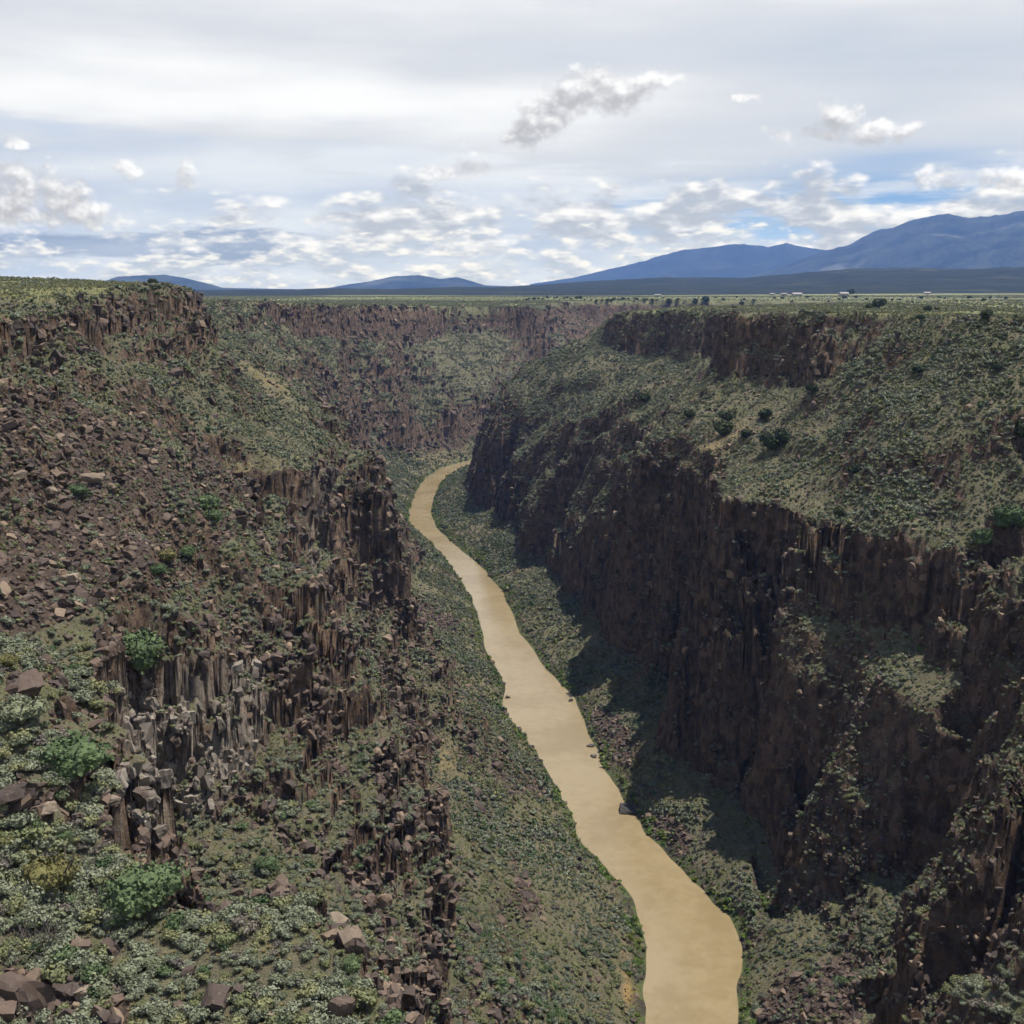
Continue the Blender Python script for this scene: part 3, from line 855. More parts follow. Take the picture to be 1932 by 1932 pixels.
# ------------------------------------------------------------------ far ground, forest and mountains
def far_material(name, low, high, scale=0.004, patch=None):
    m, nt, b = new_mat(name, 0.95, 0.05)
    P, _ = position(nt)
    n = noise(nt, P, scale, 6, 0.65); f = noise(nt, P, scale * 9, 4, 0.6)
    c = mix(nt, (n * 0.6 + f * 0.4).step(0.38, 0.62), low, high)
    if patch: c = mix(nt, noise(nt, P, scale * 0.5, 4, 0.6).step(0.60, 0.70) * 0.8, c, patch)
    nt.links.new(c.s, b.inputs['Base Color'])
    return m


M_PLAIN = far_material('far_plain', (0.130, 0.140, 0.066), (0.175, 0.178, 0.088), 0.006, (0.075, 0.085, 0.050))
M_FOREST = far_material('pinyon_forest', (0.008, 0.012, 0.009), (0.026, 0.030, 0.022), 0.006, (0.045, 0.046, 0.034))
M_MOUNT = far_material('mountain_forest', (0.010, 0.015, 0.011), (0.058, 0.064, 0.045), 0.0022, (0.120, 0.118, 0.095))
M_ROCKTOP = far_material('mountain_far', (0.016, 0.022, 0.016), (0.045, 0.050, 0.036), 0.0014, (0.09, 0.09, 0.08))
# ground ring from the edge of the near terrain out past the mountains
pr, pf = [], []
rings = [60, 400, 1200, 2150, 3150, 4500, 6500, 9000, 14000, 20000]
nsec = 120
gv = []
for r in rings:
    for s_ in range(nsec):
        a = 2 * math.pi * s_ / nsec
        gv.append((r * math.sin(a), r * math.cos(a)))
gv = np.array(gv)
gz = height(gv[:, 0], gv[:, 1])[0]
gR = np.hypot(gv[:, 0], gv[:, 1])
gz = np.where(gR > 3300, 168 + 5 * fbm(gv[:, 0], gv[:, 1], 900, 2, 0.5, 51) + 7 * sstep(300, 2500, gv[:, 0]) - 6 * sstep(2500, 8000, gR), gz - 1.5)
amin, amax = AZ[0], AZ[-1]
gf = []
for i in range(len(rings) - 1):
    for s_ in range(nsec):
        a = 2 * math.pi * (s_ + 0.5) / nsec
        a = a - 2 * math.pi if a > math.pi else a
        if rings[i + 1] <= 3150 and amin - 0.06 < a < amax + 0.06: continue
        j = (s_ + 1) % nsec
        gf.append((i * nsec + s_, (i + 1) * nsec + s_, (i + 1) * nsec + j, i * nsec + j))
plain = mesh_obj('ground', np.column_stack([gv, gz]), gf, M_PLAIN, smooth=True); tag(plain, kind='structure')


def ridge(name, prof, D, depth, mat, foot=162.0, rough=0.65, seed=0, nx=260, ny=46, gully=1.0):
    """a range whose skyline follows surveyed sight lines, with real front and back slopes"""
    P_ = np.array(prof, float)
    xs = np.linspace(P_[0, 0], P_[-1, 0], nx)
    ys = np.interp(xs, P_[:, 0], P_[:, 1])
    dx = (xs - 966) / FOC; du = (966 - ys) / FOC
    dyy = CP + du * SP; dzz = -SP + du * CP
    az = np.arctan2(dx, dyy)
    el = dzz / np.sqrt(dx ** 2 + dyy ** 2)
    crest = (CAM_H + el * D - foot) * (1 + 0.045 * fbm(xs, xs * 0 + seed * 5.0, 26, 4, 0.6, seed + 40))
    ty = np.linspace(-1, 0.8, ny)
    AZg, T = np.meshgrid(az, ty, indexing='ij')
    R_ = D + T * depth
    X = np.sin(AZg) * R_; Y = np.cos(AZg) * R_
    C = crest[:, None]
    base = np.where(T < 0, (1 + T) ** 1.35, 1 - 0.9 * T)
    g = fbm(X, Y, depth * 0.42, 5, 0.55, seed, True)
    amp = np.where(T < 0, np.clip((1 + T) * (-T) * 4, 0, 1), np.clip(T * 1.5, 0, 1))
    fine = fbm(X, Y, depth * 0.10, 3, 0.5, seed + 9)
    Z = foot + C * (base + rough * gully * (g - 0.75) * 0.6 * amp + 0.012 * fine) - 40 * (T <= -0.999)
    idx_ = np.arange(nx * ny).reshape(nx, ny)
    q = np.stack([idx_[:-1, :-1], idx_[:-1, 1:], idx_[1:, 1:], idx_[1:, :-1]], -1).reshape(-1, 4)
    return tag(np_mesh(name, np.stack([X, Y, Z], -1).reshape(-1, 3), q, mat, True), kind='structure')


ridge('mountain_range', [(1000, 536), (1080, 524), (1130, 513), (1180, 501), (1230, 487), (1270, 475), (1320, 468), (1400, 460), (1450, 465), (1480, 459), (1530, 466), (1560, 471), (1620, 462), (1700, 470), (1900, 480), (2100, 500)], 17000, 3600, M_ROCKTOP, seed=3)
ridge('mountain', [(1330, 541), (1400, 524), (1450, 512), (1500, 494), (1560, 472), (1600, 462), (1640, 441), (1700, 423), (1740, 409), (1790, 405), (1830, 412), (1880, 405), (1932, 400), (2060, 392), (2200, 430), (2400, 500)], 14000, 5200, M_MOUNT, seed=5)
ridge('hills_ahead', [(540, 547), (620, 543), (660, 536), (700, 530), (740, 522), (790, 519), (830, 526), (860, 523), (890, 530), (915, 538), (980, 541), (1100, 546)], 12500, 2000, M_MOUNT, seed=7, nx=160)
ridge('hills_left', [(120, 540), (200, 529), (222, 522), (260, 520), (310, 518), (350, 525), (400, 537), (420, 543), (530, 545), (600, 547)], 11500, 1800, M_MOUNT, seed=8, nx=160)
ridge('wooded_foothills', [(860, 546), (1000, 538), (1100, 531), (1250, 523), (1400, 524), (1460, 519), (1530, 513), (1600, 507), (1700, 505), (1800, 508), (1932, 503), (2100, 503), (2300, 515)], 5600, 2400, M_FOREST, seed=10, rough=0.12, nx=220)
ridge('wooded_flats', [(300, 547.5), (560, 546), (640, 544), (740, 545), (860, 541), (1000, 543), (1200, 544), (1500, 545), (1800, 545.5), (2100, 546)], 4600, 1500, M_FOREST, seed=12, rough=0.3, nx=200, foot=164.0)


# ------------------------------------------------------------------ plants and rocks: meshes
def leaf_material(name, c1, c2, c3, rough=0.85):
    m, nt, b = new_mat(name, rough, 0.15)
    oi = nt.nodes.new('ShaderNodeObjectInfo')
    rnd = S(nt, oi.outputs['Random'])
    g = nt.nodes.new('ShaderNodeNewGeometry')
    r2 = S(nt, g.outputs['Random Per Island'])
    c = mix(nt, rnd, c1, c2)
    c = mix(nt, (rnd * 7.13)._m('FRACT', rnd * 7.13).step(0.6, 1.0) * 0.8, c, c3)
    c = cscale(nt, c, r2 * 0.36 + 0.80)
    nt.links.new(c.s, b.inputs['Base Color'])
    return m


def wood_material(name, c1, c2):
    m, nt, b = new_mat(name, 0.9, 0.1)
    P, _ = position(nt)
    nt.links.new(mix(nt, noise(nt, P, 4.0, 3), c1, c2).s, b.inputs['Base Color'])
    return m


M_SAGE = leaf_material('sage_leaf', (0.155, 0.170, 0.110), (0.205, 0.218, 0.146), (0.132, 0.146, 0.080))
M_OLIVE = leaf_material('olive_leaf', (0.150, 0.158, 0.074), (0.198, 0.196, 0.098), (0.115, 0.132, 0.062))
M_TWIG = leaf_material('dry_twigs', (0.125, 0.108, 0.088), (0.165, 0.145, 0.115), (0.090, 0.080, 0.070))
M_GREEN = leaf_material('green_leaf', (0.066, 0.098, 0.042), (0.092, 0.125, 0.056), (0.052, 0.080, 0.036))
M_DARK = leaf_material('juniper_leaf', (0.026, 0.038, 0.018), (0.042, 0.056, 0.026), (0.055, 0.062, 0.024))
M_DULL = leaf_material('toe_shrub_leaf', (0.130, 0.144, 0.096), (0.176, 0.188, 0.130), (0.104, 0.120, 0.072))
M_STRAW = leaf_material('straw', (0.260, 0.205, 0.095), (0.215, 0.185, 0.085), (0.180, 0.170, 0.070))
M_BRIGHT = leaf_material('willow_leaf', (0.085, 0.140, 0.026), (0.120, 0.165, 0.036), (0.150, 0.160, 0.040))
M_GOLD = leaf_material('golden_leaf', (0.122, 0.112, 0.042), (0.100, 0.102, 0.040), (0.085, 0.096, 0.042))
M_WOOD = wood_material('bark', (0.070, 0.052, 0.040), (0.125, 0.105, 0.088))
M_DEAD = wood_material('dead_wood', (0.105, 0.088, 0.074), (0.190, 0.170, 0.150))


def bush_mesh(name, mat, seed, n=110, leaf=0.17, core=0.72, tall=0.75, lobes=4, upright=0.3):
    """a shrub of unit width: small leaf sprays through a lumpy dome round a dark core"""
    rg = np.random.default_rng(seed)
    lc = np.column_stack([rg.uniform(-0.24, 0.24, (lobes, 2)), rg.uniform(0.18, 0.42, lobes) * tall])
    lr = rg.uniform(0.20, 0.31, lobes)
    vs, fs = [], []
    for i in range(n):
        k_ = rg.integers(lobes)
        d_ = rg.normal(size=3); d_[2] = abs(d_[2]) * 0.9 - 0.15; d_ /= np.linalg.norm(d_)
        p = lc[k_] + d_ * lr[k_] * rg.uniform(0.72, 1.12) * np.array([1, 1, tall])
        if p[2] < 0.02: p[2] = rg.uniform(0.02, 0.12)
        nrm = d_ + rg.normal(size=3) * 0.55; nrm /= np.linalg.norm(nrm)
        up = np.array([0, 0, 1.0]) * upright + rg.normal(size=3) * 0.6
        t = np.cross(nrm, up); t /= np.linalg.norm(t) + 1e-6
        u = np.cross(t, nrm)
        s_ = leaf * rg.uniform(0.6, 1.2)
        b0 = len(vs)
        vs += [p - t * s_ * 0.5 - u * s_ * 0.4, p + t * s_ * 0.5 - u * s_ * 0.3, p + t * s_ * 0.18 + u * s_ * 0.62 + nrm * s_ * 0.15, p - t * s_ * 0.30 + u * s_ * 0.45]
        fs.append((b0, b0 + 1, b0 + 2, b0 + 3))
    bm = bmesh.new()
    bmesh.ops.create_icosphere(bm, subdivisions=1, radius=1.0)
    for k_ in range(lobes):
        b0 = len(vs)
        for v in bm.verts:
            q = np.array(v.co) * lr[k_] * core * rg.uniform(0.85, 1.1); q[2] *= tall
            q = q + lc[k_]; q[2] = max(q[2], -0.05)
            vs.append(q)
        fs += [tuple(b0 + v.index for v in f.verts) for f in bm.faces]
    bm.free()
    me = bpy.data.meshes.new(name)
    me.from_pydata([tuple(map(float, v)) for v in vs], [], fs)
    me.materials.append(mat); me.update()
    return me


def tuft_mesh(name, mat, seed, n=26):
    rg = np.random.default_rng(seed); vs, fs = [], []
    for i in range(n):
        a = rg.uniform(0, 6.28); r = rg.uniform(0, 0.18); l = rg.uniform(0.25, 0.5); o_ = rg.uniform(0.1, 0.4)
        p = np.array([math.cos(a) * r, math.sin(a) * r, 0]); q = p + np.array([math.cos(a) * o_, math.sin(a) * o_, l])
        t = np.array([-math.sin(a), math.cos(a), 0]) * 0.05
        b0 = len(vs); vs += [p - t, p + t, q]; fs.append((b0, b0 + 1, b0 + 2))
    me = bpy.data.meshes.new(name); me.from_pydata([tuple(map(float, v)) for v in vs], [], fs); me.materials.append(mat); me.update()
    return me


def rock_material(name, c1, c2, c3):
    m, nt, b = new_mat(name, 0.85, 0.25)
    oi = nt.nodes.new('ShaderNodeObjectInfo'); rnd = S(nt, oi.outputs['Random'])
    P, N_ = position(nt)
    n = noise(nt, P, 1.2, 4, 0.65)
    c = mix(nt, rnd.step(0.2, 0.9), c1, c2)
    c = mix(nt, (rnd * 5.7)._m('FRACT', rnd * 5.7).step(0.78, 0.95), c, c3)
    c = mix(nt, n.step(0.54, 0.70) * 0.55, c, (0.145, 0.125, 0.095))
    c = mix(nt, n.step(0.30, 0.44), cscale(nt, c, 0.6), c)
    nt.links.new(c.s, b.inputs['Base Color'])
    return m


M_ROCK = rock_material('basalt_block', (0.058, 0.042, 0.035), (0.112, 0.078, 0.059), (0.195, 0.140, 0.096))
M_ROCKTAN = rock_material('weathered_block', (0.150, 0.112, 0.082), (0.210, 0.165, 0.120), (0.110, 0.080, 0.062))
M_ROCKDARK = rock_material('wet_block', (0.040, 0.036, 0.034), (0.065, 0.058, 0.052), (0.085, 0.075, 0.065))


def rock_mesh(name, mat, seed, cuts=13, sub=2):
    """an angular broken block of unit size"""
    rg = np.random.default_rng(seed)
    bm = bmesh.new(); bmesh.ops.create_cube(bm, size=0.98)
    if sub > 1: bmesh.ops.subdivide_edges(bm, edges=bm.edges[:], cuts=sub, use_grid_fill=True)
    else: bmesh.ops.subdivide_edges(bm, edges=bm.edges[:], cuts=1, use_grid_fill=True)
    P = np.array([v.co[:] for v in bm.verts])
    P = P @ (np.eye(3) + rg.normal(size=(3, 3)) * 0.13)
    for i in range(cuts // 2):
        d_ = rg.normal(size=3); d_ /= np.linalg.norm(d_)
        o_ = rg.uniform(0.36, 0.56)
        e = P @ d_ - o_
        P = P - np.outer(np.maximum(e, 0), d_)
    P += rg.normal(size=P.shape) * 0.022
    P *= rg.uniform([0.9, 0.7, 0.55], [1.25, 1.05, 0.85])
    for v, p in zip(bm.verts, P): v.co = p
    me = bpy.data.meshes.new(name); bm.to_mesh(me); bm.free(); me.materials.append(mat)
    return me


# ------------------------------------------------------------------ where they grow
_lr0, _lr1 = math.log(rd[0]), math.log(rd[-1])
_RM = np.maximum.accumulate(np.arctan2(Zd - CAM_H, rd[None, :]), axis=1)


def clear_view(x, y, z):
    """how far (radians) a point stands above the skyline in front of it, seen from the bridge"""
    r = np.hypot(x, y); a = np.arctan2(x, y)
    c = np.clip(np.searchsorted(AZ, a), 0, NC - 1)
    d_ = np.clip(((np.log(r) - _lr0) / (_lr1 - _lr0) * (ND - 1)).astype(int) - 1, 0, ND - 1)
    return np.arctan2(z - CAM_H, r) - _RM[c, d_]


def ground_at(px, py):
    """the point where a sight line from the bridge meets the ground"""
    dx = (px - 966) / FOC; du = (966 - py) / FOC
    d_ = (dx, CP + du * SP, -SP + du * CP)
    t = np.exp(np.linspace(math.log(80), math.log(3100), 6000))
    x, y, z = d_[0] * t, d_[1] * t, CAM_H + d_[2] * t
    h = height(x, y)[0]
    hit = np.nonzero(z <= h)[0]
    i = hit[0] if len(hit) else len(t) - 1
    return float(x[i]), float(y[i]), float(h[i])


step = 1.25
gx, gy = np.meshgrid(np.arange(-330, 330, step), np.arange(92, 1960, step), indexing='ij')
gx = (gx + RNG.uniform(-0.5, 0.5, gx.shape) * step).ravel(); gy = (gy + RNG.uniform(-0.5, 0.5, gy.shape) * step).ravel()
m_ = np.abs(gx) < 0.50 * gy + 12
gx, gy = gx[m_], gy[m_]
gz_, gr_, gs_ = height(gx, gy)
e_ = 1.2
hx = height(gx + e_, gy)[0]; hy = height(gx, gy + e_)[0]
gn = 1 / np.sqrt(1 + ((hx - gz_) / e_) ** 2 + ((hy - gz_) / e_) ** 2)          # upward part of the ground normal
cv = clear_view(gx, gy, gz_ + 0.8)
fx_, fy_, fd_ = to_frame(gx, gy, gz_)
ok = (cv > np.where(gz_ > 166, -0.03, -0.010)) & (gz_ > 0.3) & (fx_ > -120) & (fx_ < 2050) & (fy_ < 2080)
gx, gy, gz_, gr_, gs_, gn, cv, fx_, fy_, fd_ = [a[ok] for a in (gx, gy, gz_, gr_, gs_, gn, cv, fx_, fy_, fd_)]
tal_ = zone_mask(TALUS, gx, gy, gz_, 0) > 0.5
dry_ = zone_mask(DRY, gx, gy, gz_, 0) > 0.5
GW_ = inside(fx_, fy_, GREY_WALL)
plat_ = (bil(GZ, gx, gy) > 161.5) & (bil(GS, gx, gy) < 0.24)
sd_ = river_side(gx, gy)
patch = fbm(gx, gy, 26, 3, 0.55, 71); patch2 = fbm(gx, gy, 9, 2, 0.5, 75)
U = RNG.random(len(gx)); U2 = RNG.random(len(gx)); U3 = RNG.random(len(gx))
N_ = len(gx)
dens = np.where(gn > 0.62, 0.56 + 0.14 * sstep(300, 150, fd_), np.where(gn > 0.40, 0.36, 0.08)) + 0.25 * patch
dens = np.where(plat_, 0.24 + 0.18 * patch, dens)
dens = np.where(tal_, 0.10 + 0.55 * sstep(0.15, 0.5, patch + 0.4 * patch2), dens)
dens = np.where(dry_, 0.13, dens)
dens = np.where(GW_ | (zone_mask(SAND, gx, gy, gz_, 0) > 0.5), 0.02, dens)
streak = fbm(gx / 3.2, gy, 11, 3, 0.55, 77)                # runs of scree, brush and grass down the fall line
dens = np.where(plat_ | tal_, dens, dens * np.clip(0.92 + 1.5 * streak, 0.15, 1.5))
dens = dens * (1 - 0.45 * sstep(650, 1300, fd_)) * np.where(plat_, 1, 1 - 0.7 * sstep(1560, 1640, gy))
shrub = U < dens
size = (1.15 + 1.45 * U2 ** 1.6) * (1 + 0.45 * sstep(300, 1300, fd_) + 0.25 * sstep(300, 180, fd_))
size = np.where(plat_, size * 0.72, size)
size = np.where(gn < 0.5, size * 0.75, size)
size = size * np.clip(1 + 0.7 * fbm(gx, gy, 15, 2, 0.5, 79), 0.6, 1.7)
low = (gz_ < 42) & ~plat_                                   # toe slopes by the water: darker, greener cover
size = np.where(low, size * 1.12, size)
kind = np.where(U3 < 0.60, 0, np.where(U3 < 0.80, 1, np.where(U3 < 0.90, 2, 3)))   # sage, olive, dry twigs, green
kind = np.where(low & (U3 < 0.62), 4, kind)                # dull toe shrubs
kind = np.where(plat_ & (U3 > 0.35), 1, kind)
kind = np.where((gz_ < 2.6) & (U3 < 0.6), 5, kind)        # bright willows at the water
kind = np.where(kind == 3, np.where(RNG.random(N_) < 0.5, 3, 0), kind)
kind = np.where(low & (streak > 0.22) & (RNG.random(N_) < 0.28), 3, kind)
kind = np.where(low & (streak < -0.10) & (kind == 4), 1, kind)
rocky = ~shrub & (((tal_) & (U2 < 0.95)) | ((gn < 0.72) & (U2 < 0.16) & ~plat_) | ((gz_ < 2.2) & (U2 < 0.75)) | ((gs_ > 0.3) & (U2 < 0.07 + 0.5 * sstep(0.18, 0.42, -streak)) & ~plat_))
rsize = np.where(tal_, 0.6 + 1.9 * U3 ** 4, 0.4 + 1.5 * U3 ** 5)
tuft = ~shrub & ~rocky & ~tal_ & (gn > 0.6) & (U2 > 0.30) & (fd_ < 520)

KINDS = ['sage', 'olive', 'twig', 'green', 'toe', 'willow']
KM = [M_SAGE, M_OLIVE, M_TWIG, M_GREEN, M_DULL, M_BRIGHT]
near_mesh, far_mesh = [], []
for i, m in enumerate(KM):
    near_mesh.append([bush_mesh(KINDS[i] + '_near', m, 100 + i * 10 + j, n=(340 if i != 2 else 220), leaf=(0.095 if i != 2 else 0.085), core=(0.70 if i != 2 else 0.5), lobes=6) for j in range(4)])
    far_mesh.append([bush_mesh(KINDS[i] + '_far', m, 300 + i * 10 + j, n=60, leaf=0.21, core=0.78, lobes=3) for j in range(4)])
rock_meshes = [rock_mesh('basalt', M_ROCK, 500 + j) for j in range(7)]
rock_far = [rock_mesh('basalt_small', M_ROCK, 520 + j, 9, 1) for j in range(6)]
tuft_meshes = [tuft_mesh('tuft', M_STRAW, 540 + j) for j in range(3)]


def scatter(name, label, cat, pts, scl, rot, pick, meshes):
    """one mass of plants or stones nobody could count, grown on points"""
    col_ = bpy.data.collections.new(name + '_kinds')
    for j, me in enumerate(meshes):
        col_.objects.link(bpy.data.objects.new('%s_%02d' % (name, j), me))
    me = bpy.data.meshes.new(name)
    me.vertices.add(len(pts)); me.vertices.foreach_set('co', np.ascontiguousarray(pts, np.float32).ravel())
    for nm_, ty, v in (('scl', 'FLOAT_VECTOR', scl), ('rot', 'FLOAT_VECTOR', rot), ('pick', 'INT', pick)):
        a = me.attributes.new(nm_, ty, 'POINT')
        a.data.foreach_set('vector' if ty == 'FLOAT_VECTOR' else 'value', np.ascontiguousarray(v, np.int32 if ty == 'INT' else np.float32).ravel())
    o = bpy.data.objects.new(name, me); COL.objects.link(o)
    ng = bpy.data.node_groups.new(name + '_grow', 'GeometryNodeTree')
    ng.interface.new_socket('Geometry', in_out='INPUT', socket_type='NodeSocketGeometry')
    ng.interface.new_socket('Geometry', in_out='OUTPUT', socket_type='NodeSocketGeometry')
    gi = ng.nodes.new('NodeGroupInput'); go = ng.nodes.new('NodeGroupOutput')
    ip = ng.nodes.new('GeometryNodeInstanceOnPoints')
    ci = ng.nodes.new('GeometryNodeCollectionInfo'); ci.inputs['Collection'].default_value = col_
    ci.inputs['Separate Children'].default_value = True; ci.inputs['Reset Children'].default_value = True
    ip.inputs['Pick Instance'].default_value = True
    def named(n_, t_):
        x = ng.nodes.new('GeometryNodeInputNamedAttribute'); x.data_type = t_; x.inputs['Name'].default_value = n_
        return x.outputs['Attribute']
    er = ng.nodes.new('FunctionNodeEulerToRotation')
    ng.links.new(named('rot', 'FLOAT_VECTOR'), er.inputs[0])
    ng.links.new(gi.outputs[0], ip.inputs['Points']); ng.links.new(ci.outputs[0], ip.inputs['Instance'])
    ng.links.new(named('pick', 'INT'), ip.inputs['Instance Index']); ng.links.new(er.outputs[0], ip.inputs['Rotation'])
    ng.links.new(named('scl', 'FLOAT_VECTOR'), ip.inputs['Scale'])
    ng.links.new(ip.outputs[0], go.inputs[0])
    md = o.modifiers.new('grow', 'NODES'); md.node_group = ng
    tag(o, label, cat, kind='stuff')
    return o


def lean(n, tilt=0.18):
    return np.column_stack([RNG.normal(0, tilt, n), RNG.normal(0, tilt, n), RNG.uniform(0, 6.283, n)])


in_frame = (fx_ > 8) & (fx_ < 1924) & (fy_ < 1924) & (cv > 0.0005)
show = size / fd_ * FOC
picked = np.zeros(N_, bool)
# ------------------------------------------------------------------ single plants, blocks and houses, placed along surveyed sight lines
LAND = []                                                   # landmarks that labels of small things refer to: (px, py, phrase)


def tube(vs, fs, a, b, ra, rb, n=5):
    a = np.array(a, float); b = np.array(b, float); d_ = b - a; d_ /= np.linalg.norm(d_) + 1e-9
    t = np.cross(d_, (0.3, 0.9, 0.2)); t /= np.linalg.norm(t) + 1e-9; u = np.cross(d_, t)
    o_ = len(vs)
    for p, r in ((a, ra), (b, rb)):
        for i in range(n):
            an = 2 * math.pi * i / n
            vs.append(tuple(p + (t * math.cos(an) + u * math.sin(an)) * r))
    for i in range(n):
        j = (i + 1) % n; fs.append((o_ + i, o_ + j, o_ + n + j, o_ + n + i))


def stem_mesh(name, mat, seed, tall=0.75, n=5, thick=0.03, reach=0.28):
    rg = np.random.default_rng(seed); vs, fs = [], []
    for i in range(n):
        a = rg.uniform(0, 6.28); p = np.array([math.cos(a), math.sin(a), 0]) * 0.05 + np.array([0, 0, -0.12])
        m1 = p + np.array([math.cos(a) * reach * 0.45, math.sin(a) * reach * 0.45, 0.30 * tall + 0.1]); e = m1 + np.array([math.cos(a + 0.5) * reach * 0.6, math.sin(a + 0.5) * reach * 0.6, 0.35 * tall])
        tube(vs, fs, p, m1, thick, thick * 0.7); tube(vs, fs, m1, e, thick * 0.7, thick * 0.25)
    me = bpy.data.meshes.new(name); me.from_pydata(vs, [], fs); me.materials.append(mat); me.update()
    return me


def empty(name, loc, rz=0.0, s_=(1, 1, 1)):
    o = bpy.data.objects.new(name, None); o.location = loc; o.rotation_euler = (0, 0, rz); o.scale = s_
    o.empty_display_size = 0.2
    COL.objects.link(o); return o


def part(name, me, parent):
    o = bpy.data.objects.new(name, me); COL.objects.link(o); o.parent = parent; return o


CROWN = {}
def crowns(mat, key, tall, n, leaf, lobes):
    if key not in CROWN:
        CROWN[key] = [(bush_mesh(key + '_crown', mat, 700 + 31 * len(CROWN) + j, n=n, leaf=leaf, core=0.74, tall=tall, lobes=lobes), stem_mesh(key + '_stem', M_WOOD, 800 + j, tall, 4 if 'juniper' in key else 6)) for j in range(3)]
    return CROWN[key]


def plant(name, px, py, wpx, style, label, cat, group=None, land=None, aspect=1.0, pt=None):
    x, y, z = pt or ground_at(px, py)
    dist = math.sqrt(x * x + y * y + (z - CAM_H) ** 2)
    w_ = wpx * dist / FOC
    spec = {'green': (M_GREEN, 0.80, 1500, 0.048, 13), 'gold': (M_GOLD, 0.85, 1500, 0.045, 13), 'sagebig': (M_SAGE, 0.75, 1300, 0.05, 12), 'juniper': (M_DARK, 1.05, 420, 0.10, 8), 'juniper_far': (M_DARK, 0.95, 90, 0.22, 5), 'willow': (M_BRIGHT, 0.9, 320, 0.11, 8)}[style]
    v = crowns(spec[0], style, spec[1], *spec[2:])[random.randrange(3)]
    e = empty(name, (x, y, z), random.uniform(0, 6.28), (w_ * 1.12, w_ * 1.12, w_ * 1.12 * aspect))
    part('crown', v[0], e); part('trunk' if 'juniper' in style else 'stem', v[1], e)
    tag(e, label, cat, group)
    if land: LAND.append((px, py - wpx * 0.35, land))
    return e


plant('leafy_bush', 264, 1708, 128, 'green', 'large bright green bush at the back edge of the near knoll', 'bush', land='the large bright green knoll bush', aspect=0.85)
plant('golden_bush', 105, 1682, 100, 'gold', 'yellowish olive-gold bush left of the large bright green bush', 'bush', land='the yellowish gold bush', aspect=1.05)
plant('leafy_bush', 268, 1258, 112, 'green', 'wide green bush above the grey columned cliff', 'bush', land='the wide green bush above the grey cliff')
plant('leafy_bush', 128, 1455, 135, 'green', 'broad pale green bush left of the grey columned cliff', 'bush', land='the broad bush left of the grey cliff', aspect=0.75)
plant('large_sagebrush', 35, 1362, 90, 'sagebig', 'broad silvery sagebrush at the left edge above the pale green bush', 'bush', land='the silvery sagebrush at the left edge', aspect=0.85)
plant('golden_bush', 14, 1258, 40, 'gold', 'small yellow-green bush at the left edge below the talus', 'bush', land='the small yellow-green bush at the left edge')
plant('leafy_bush', 62, 1570, 40, 'green', 'small dark green bush above the yellowish gold bush', 'bush', land='the small dark bush above the gold bush')
plant('golden_bush', 8, 1600, 44, 'gold', 'small olive bush cut by the left edge near the gold bush', 'bush')
plant('leafy_bush', 352, 1052, 34, 'green', 'small green bush at the right foot of the talus', 'bush', land='the small green bush at the talus foot')
plant('golden_bush', 318, 1060, 40, 'gold', 'olive-brown bush beside the small green talus bush', 'bush')
plant('leafy_bush', 300, 1085, 36, 'green', 'green bush just below the olive-brown talus bush', 'bush')
plant('leafy_bush', 152, 938, 40, 'green', 'bright green bush in the middle of the talus', 'bush', land='the bright bush amid the talus')
plant('leafy_bush', 385, 960, 60, 'green', 'long green bush on the slope right of the talus', 'bush', aspect=0.7)
plant('leafy_bush', 400, 985, 44, 'green', 'rounded green bush below the long green slope bush', 'bush')
plant('leafy_bush', 505, 1645, 46, 'green', 'light green bush in the recess behind the near knoll', 'bush', land='the light green recess bush')
plant('leafy_bush', 660, 1830, 40, 'green', 'green bush at the right lip of the near knoll', 'bush', land='the green bush at the knoll lip')
plant('leafy_bush', 120, 1590, 34, 'green', 'small round green bush between the gold bush and slope rocks', 'bush')
# junipers on the right bench
for n_, (px, py, w_, st_, lb, asp) in enumerate((
        (1366, 822, 40, 'juniper', 'dark juniper on the tan patch of the right bench', 1.0), (1407, 826, 22, 'juniper', 'small dark juniper right of the tan patch juniper', 1.0),
        (1452, 850, 40, 'juniper', 'taller front juniper of the pair on the right bench', 1.15), (1474, 838, 36, 'juniper', 'rear juniper of the pair on the right bench', 1.1),
        (1370, 795, 30, 'juniper', 'round juniper directly above the tan patch', 0.9), (1443, 790, 28, 'juniper', 'lone juniper above the bench pair', 0.95),
        (1908, 998, 62, 'green', 'big green leafy tree at the right end of the bench', 1.2), (1848, 1030, 40, 'green', 'narrow green tree on the bench lip left of the big one', 1.3),
        (1612, 895, 30, 'juniper', 'low dark juniper in the middle of the bench slope', 0.8), (1584, 978, 18, 'juniper', 'small upright juniper near the bench lip', 1.4),
        (1926, 835, 40, 'juniper', 'dark juniper cut by the right edge of the bench', 1.2), (1300, 790, 22, 'juniper', 'small dark juniper at the left of the bench', 1.0),
        (1532, 742, 22, 'juniper', 'juniper at the foot of the big dark rim cliff', 1.0), (1880, 700, 24, 'juniper', 'juniper high on the bench below the right rim', 1.0),
        (1730, 705, 26, 'juniper', 'wide juniper below the small rim crags', 0.8), (1215, 760, 24, 'juniper', 'dark juniper on the spur above the far inner cliff', 0.9))):
    plant('juniper_tree' if st_ == 'juniper' else 'leafy_tree', px, py, w_, st_, lb, 'tree', 'junipers of the right bench' if st_ == 'juniper' else None, aspect=asp)
